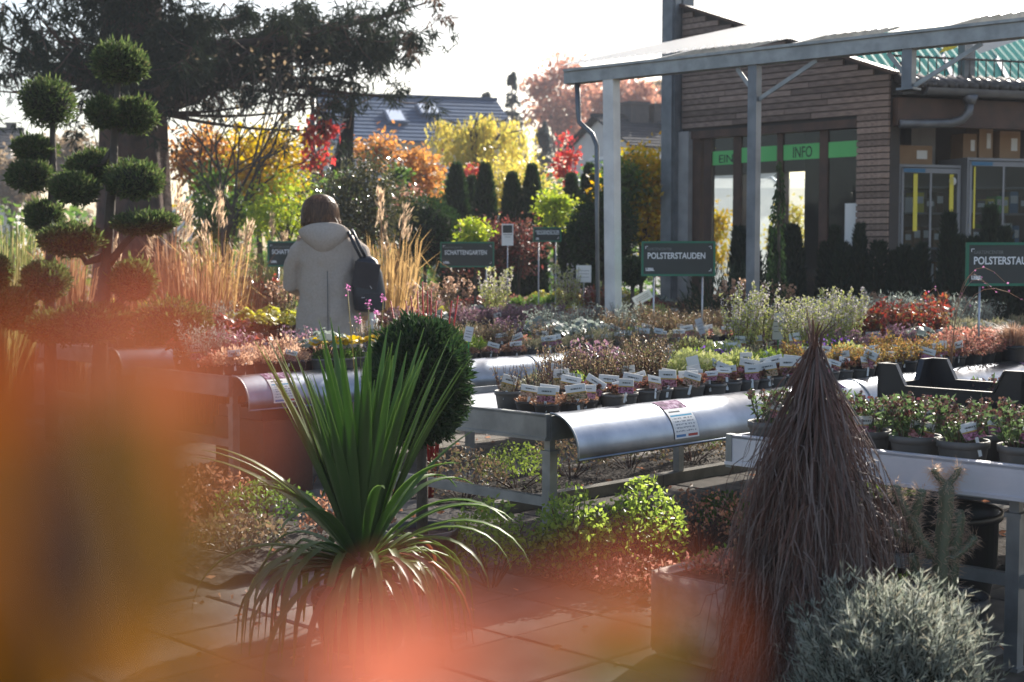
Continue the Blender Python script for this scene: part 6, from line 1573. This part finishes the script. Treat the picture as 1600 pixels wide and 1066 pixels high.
for i, (u, v, r, h, m, lab) in enumerate(((3.95, 5.0, .22, .26, 'dead', 'dried brown clump nearest the yucca on its left'), (3.5, 5.2, .22, .18, 'drytwig', 'low dull clump left of the yucca skirt'), (3.9, 5.55, .24, .24, 'green', 'dark green clump before the left rounded bench front'), (3.4, 5.8, .25, .24, 'rust', 'rusty clump in the left planting strip'), (3.9, 6.1, .25, .26, 'dead', 'dried brown clump under the left bench corner'), (3.5, 6.5, .28, .25, 'drytwig', 'dull brown clump far left in the planting strip'), (3.9, 6.8, .25, .22, 'green', 'dark green clump left of the left bench corner'), (3.5, 7.3, .3, .3, 'rust', 'rusty clump at the left edge under the junipers'))):
    clump('ground_cover_clump', lab, u, v, r, h, m, 750, .026, .016, False, 14, 'plants in the left planting strip')
def red_stems():
    p = pt(668, 400, 7.6); t = thing('red_stemmed_dogwood', 'bare bright red dogwood stems rising behind the conifer globe', 'shrub', (p.x, p.y, 0)); b = MB()
    for (px, py, q) in ((610, 470, .1), (634, 470, 0), (642, 462, .05), (652, 455, .1), (660, 440, 0), (668, 455, -.05), (674, 452, .1), (682, 470, .1), (706, 470, 0), (716, 462, .05), (645, 480, -.1), (690, 484, .1)):
        e = pt(px, py, 7.6 + q) - Vector((p.x, p.y, 0)); b.tube([(e.x * .12, e.y * .2, 0), (e.x * .55, e.y * .6, e.z * .55), e], [.008, .007, .004], 6)
    b.build('stems', LM['cornus'], t)
red_stems()
def verbena():
    p = pt(575, 400, 7.9); t = thing('verbena', 'thin stems with small pink flower heads before the person\'s coat', 'flower', (p.x, p.y, 0)); b = MB(); f = MB()
    for (px, py) in ((543, 452), (599, 465), (588, 490), (576, 475), (560, 500)):
        e = pt(px, py, 7.9) - Vector((p.x, p.y, 0)); b.tube([(e.x * .2, 0, 0), (e.x * .7, e.y, e.z * .6), e], .0025, 4)
        n = 22; f.polys(lobed(np.array(e)[None] + nr.normal(size=(n, 3)) * .011, rdir(n), .006, 5))
    b.build('stems', LM['reed'], t); f.build('flowers', LM['pink'], t)['kind'] = 'stuff'
verbena()
def right_edge():
    p = g(8.35, 3.99, SURF); t = thing('potted_sedge', 'pinkish tan grassy mound on the bench at the right edge of the photo', 'potted plant', p); link('pot', POT['l_black'][0], t)
    link('blades', sp_grass('tan', .12, .17, 420, .005, 1.1)[0], t, (0, 0, .12))
    p = g(7.55, 4.0, SURF); t = thing('gaura', 'thin arching bare stems with tiny pink buds before the right sign', 'flower', p); b = MB(); f = MB()
    for (a, hh, o) in ((.2, .58, .22), (-.3, .62, .30), (.6, .55, .34), (2.8, .50, .12), (-.1, .50, .40), (.9, .46, .2)):
        e = Vector((math.cos(a), math.sin(a) * .4, 0)); pts = [e * (.02 + o * (k / 9) ** 2) + Vector((0, 0, hh * math.sin(k / 9 * 2.1) / 1.0)) for k in range(10)]; b.tube(pts, [.0022 - .00015 * k for k in range(10)], 4)
        f.polys(lobed(np.array([list(q) for q in pts[6:]]) + nr.normal(size=(4, 3)) * .006, rdir(4), .007, 5))
    b.build('stems', LM['tan'], t); f.build('flowers', LM['pink'], t)['kind'] = 'stuff'
right_edge()
def seed_tray():
    p = g(4.62, 6.25, 0); t = thing('plant_tray', 'black cell tray standing low beneath the left bench end', 'tray', pt(412, 650, 7.9), R(45)); W, L = .30, .42
    MB().box(0, W, 0, L, 0, .008).box(0, .01, 0, L, .008, .06).box(W - .01, W, 0, L, .008, .06).box(.01, W - .01, 0, .01, .008, .06).box(.01, W - .01, L - .01, L, .008, .06).build('tray', MT['crate'], t, (-.15, -.2, 0))
    for i in range(4):
        for j in range(6): MB().lathe([(.022, 0), (.028, .05), (.026, .05), (.024, .04)], 8, cap1=False).build('cell', MT['crate'], t, (-.15 + .04 + i * .073, -.2 + .04 + j * .068, .01))
    MB().box(-.16, .17, -.22, .24, -t.location.z, -.002).build('stand', MT['wood_dark'], t)
seed_tray()

# ------------------------------------------------------------------ shrub right in front of the lens
def near_shrub():
    p = Vector((-.02, .13, 0)); t = thing('autumn_shrub', 'out of focus orange and green autumn leaves close to the lens', 'shrub', tuple(p))
    cols = {'o': [(.17, .045, .016), (.16, .042, .015)], 'ol': [(.075, .04, .008), (.07, .038, .008)], 'y': [(.19, .085, .010), (.185, .08, .010)], 'p': [(.34, .12, .085), (.34, .115, .08)], 'r': [(.25, .08, .05), (.245, .076, .047)], 'g': [(.065, .07, .01), (.06, .066, .01)], 'y2': [(.088, .036, .009), (.085, .034, .008)], 'b': [(.11, .045, .03), (.105, .042, .028)]}
    mats = {k: leafm('near_leaf_' + k, v, .55, .5, .3, 1.35) for k, v in cols.items()}
    st = MB()
    def lf(px, py, D, wpx, hpx, rot, m):
        c = pt(px, py, D) - p; s = D / F; w_, h_ = wpx * s / 2, hpx * s / 2
        out = []; n = 18
        for i in range(n):
            a = 2 * math.pi * i / n; x, z = w_ * math.sin(a) * (1 - .12 * math.cos(a)), h_ * math.cos(a); cr, sr = math.cos(rot), math.sin(rot)
            out.append((x * cr - z * sr, .12 * abs(x) + rng.uniform(-.0005, .0005), x * sr + z * cr))
        b = MB(); b._add([(0, -.001, 0)] + out, [(0, 1 + (i + 1) % n, 1 + i) for i in range(n)], 0, True); b.build('leaf', mats[m], t, c, (rng.uniform(-.2, .2), 0, rng.uniform(-.3, .3)))
        tail = c + Vector((h_ * math.sin(rot), 0, -h_ * math.cos(rot)))
        st.tube([tail, tail * .6 + Vector((0, .04, tail.z * .3)), Vector((0, .05, .45))], [.0006, .001, .002], 5)
    lf(235, 780, .150, 240, 520, -.05, 'ol'); lf(30, 840, .145, 290, 620, .08, 'y2'); lf(10, 570, .12, 130, 170, .2, 'o'); lf(240, 525, .100, 210, 110, .4, 'r'); lf(345, 650, .105, 80, 200, 0, 'r'); lf(120, 560, .11, 140, 90, -.3, 'b'); lf(120, 490, .095, 130, 40, .1, 'r')
    lf(60, 1070, .13, 460, 190, .25, 'y'); lf(360, 1070, .12, 260, 110, -.2, 'y'); lf(470, 1030, .105, 150, 90, -.2, 'r')
    lf(640, 1030, .13, 290, 220, .5, 'p'); lf(775, 1020, .11, 170, 140, .2, 'r'); lf(965, 920, .135, 180, 74, .2, 'r'); lf(975, 1015, .150, 190, 160, -.3, 'g'); lf(850, 1050, .12, 160, 100, .2, 'y2'); lf(1085, 1000, .11, 70, 150, .1, 'o'); lf(720, 955, .10, 190, 80, .3, 'b'); lf(890, 985, .10, 150, 120, .3, 'b'); lf(420, 975, .10, 130, 60, -.3, 'b')
    st.tube([(0, .05, 0), (.01, .05, .3), (0, .05, .46)], [.008, .006, .004], 7); st.build('stems', MT['twig'], t)
near_shrub()

# ------------------------------------------------------------------ haze
def haze():
    m, tt, out = newmat('haze')
    pv = nd(tt, 'ShaderNodeVolumePrincipled'); pv.inputs['Color'].default_value = (.86, .91, 1.0, 1); pv.inputs['Density'].default_value = .0013; pv.inputs['Anisotropy'].default_value = .0
    tt.links.new(pv.outputs[0], out.inputs['Volume'])
    o = MB().box(-120, 120, -30, 130, -1.3, 18).build('haze', m); o['kind'] = 'stuff'
haze()
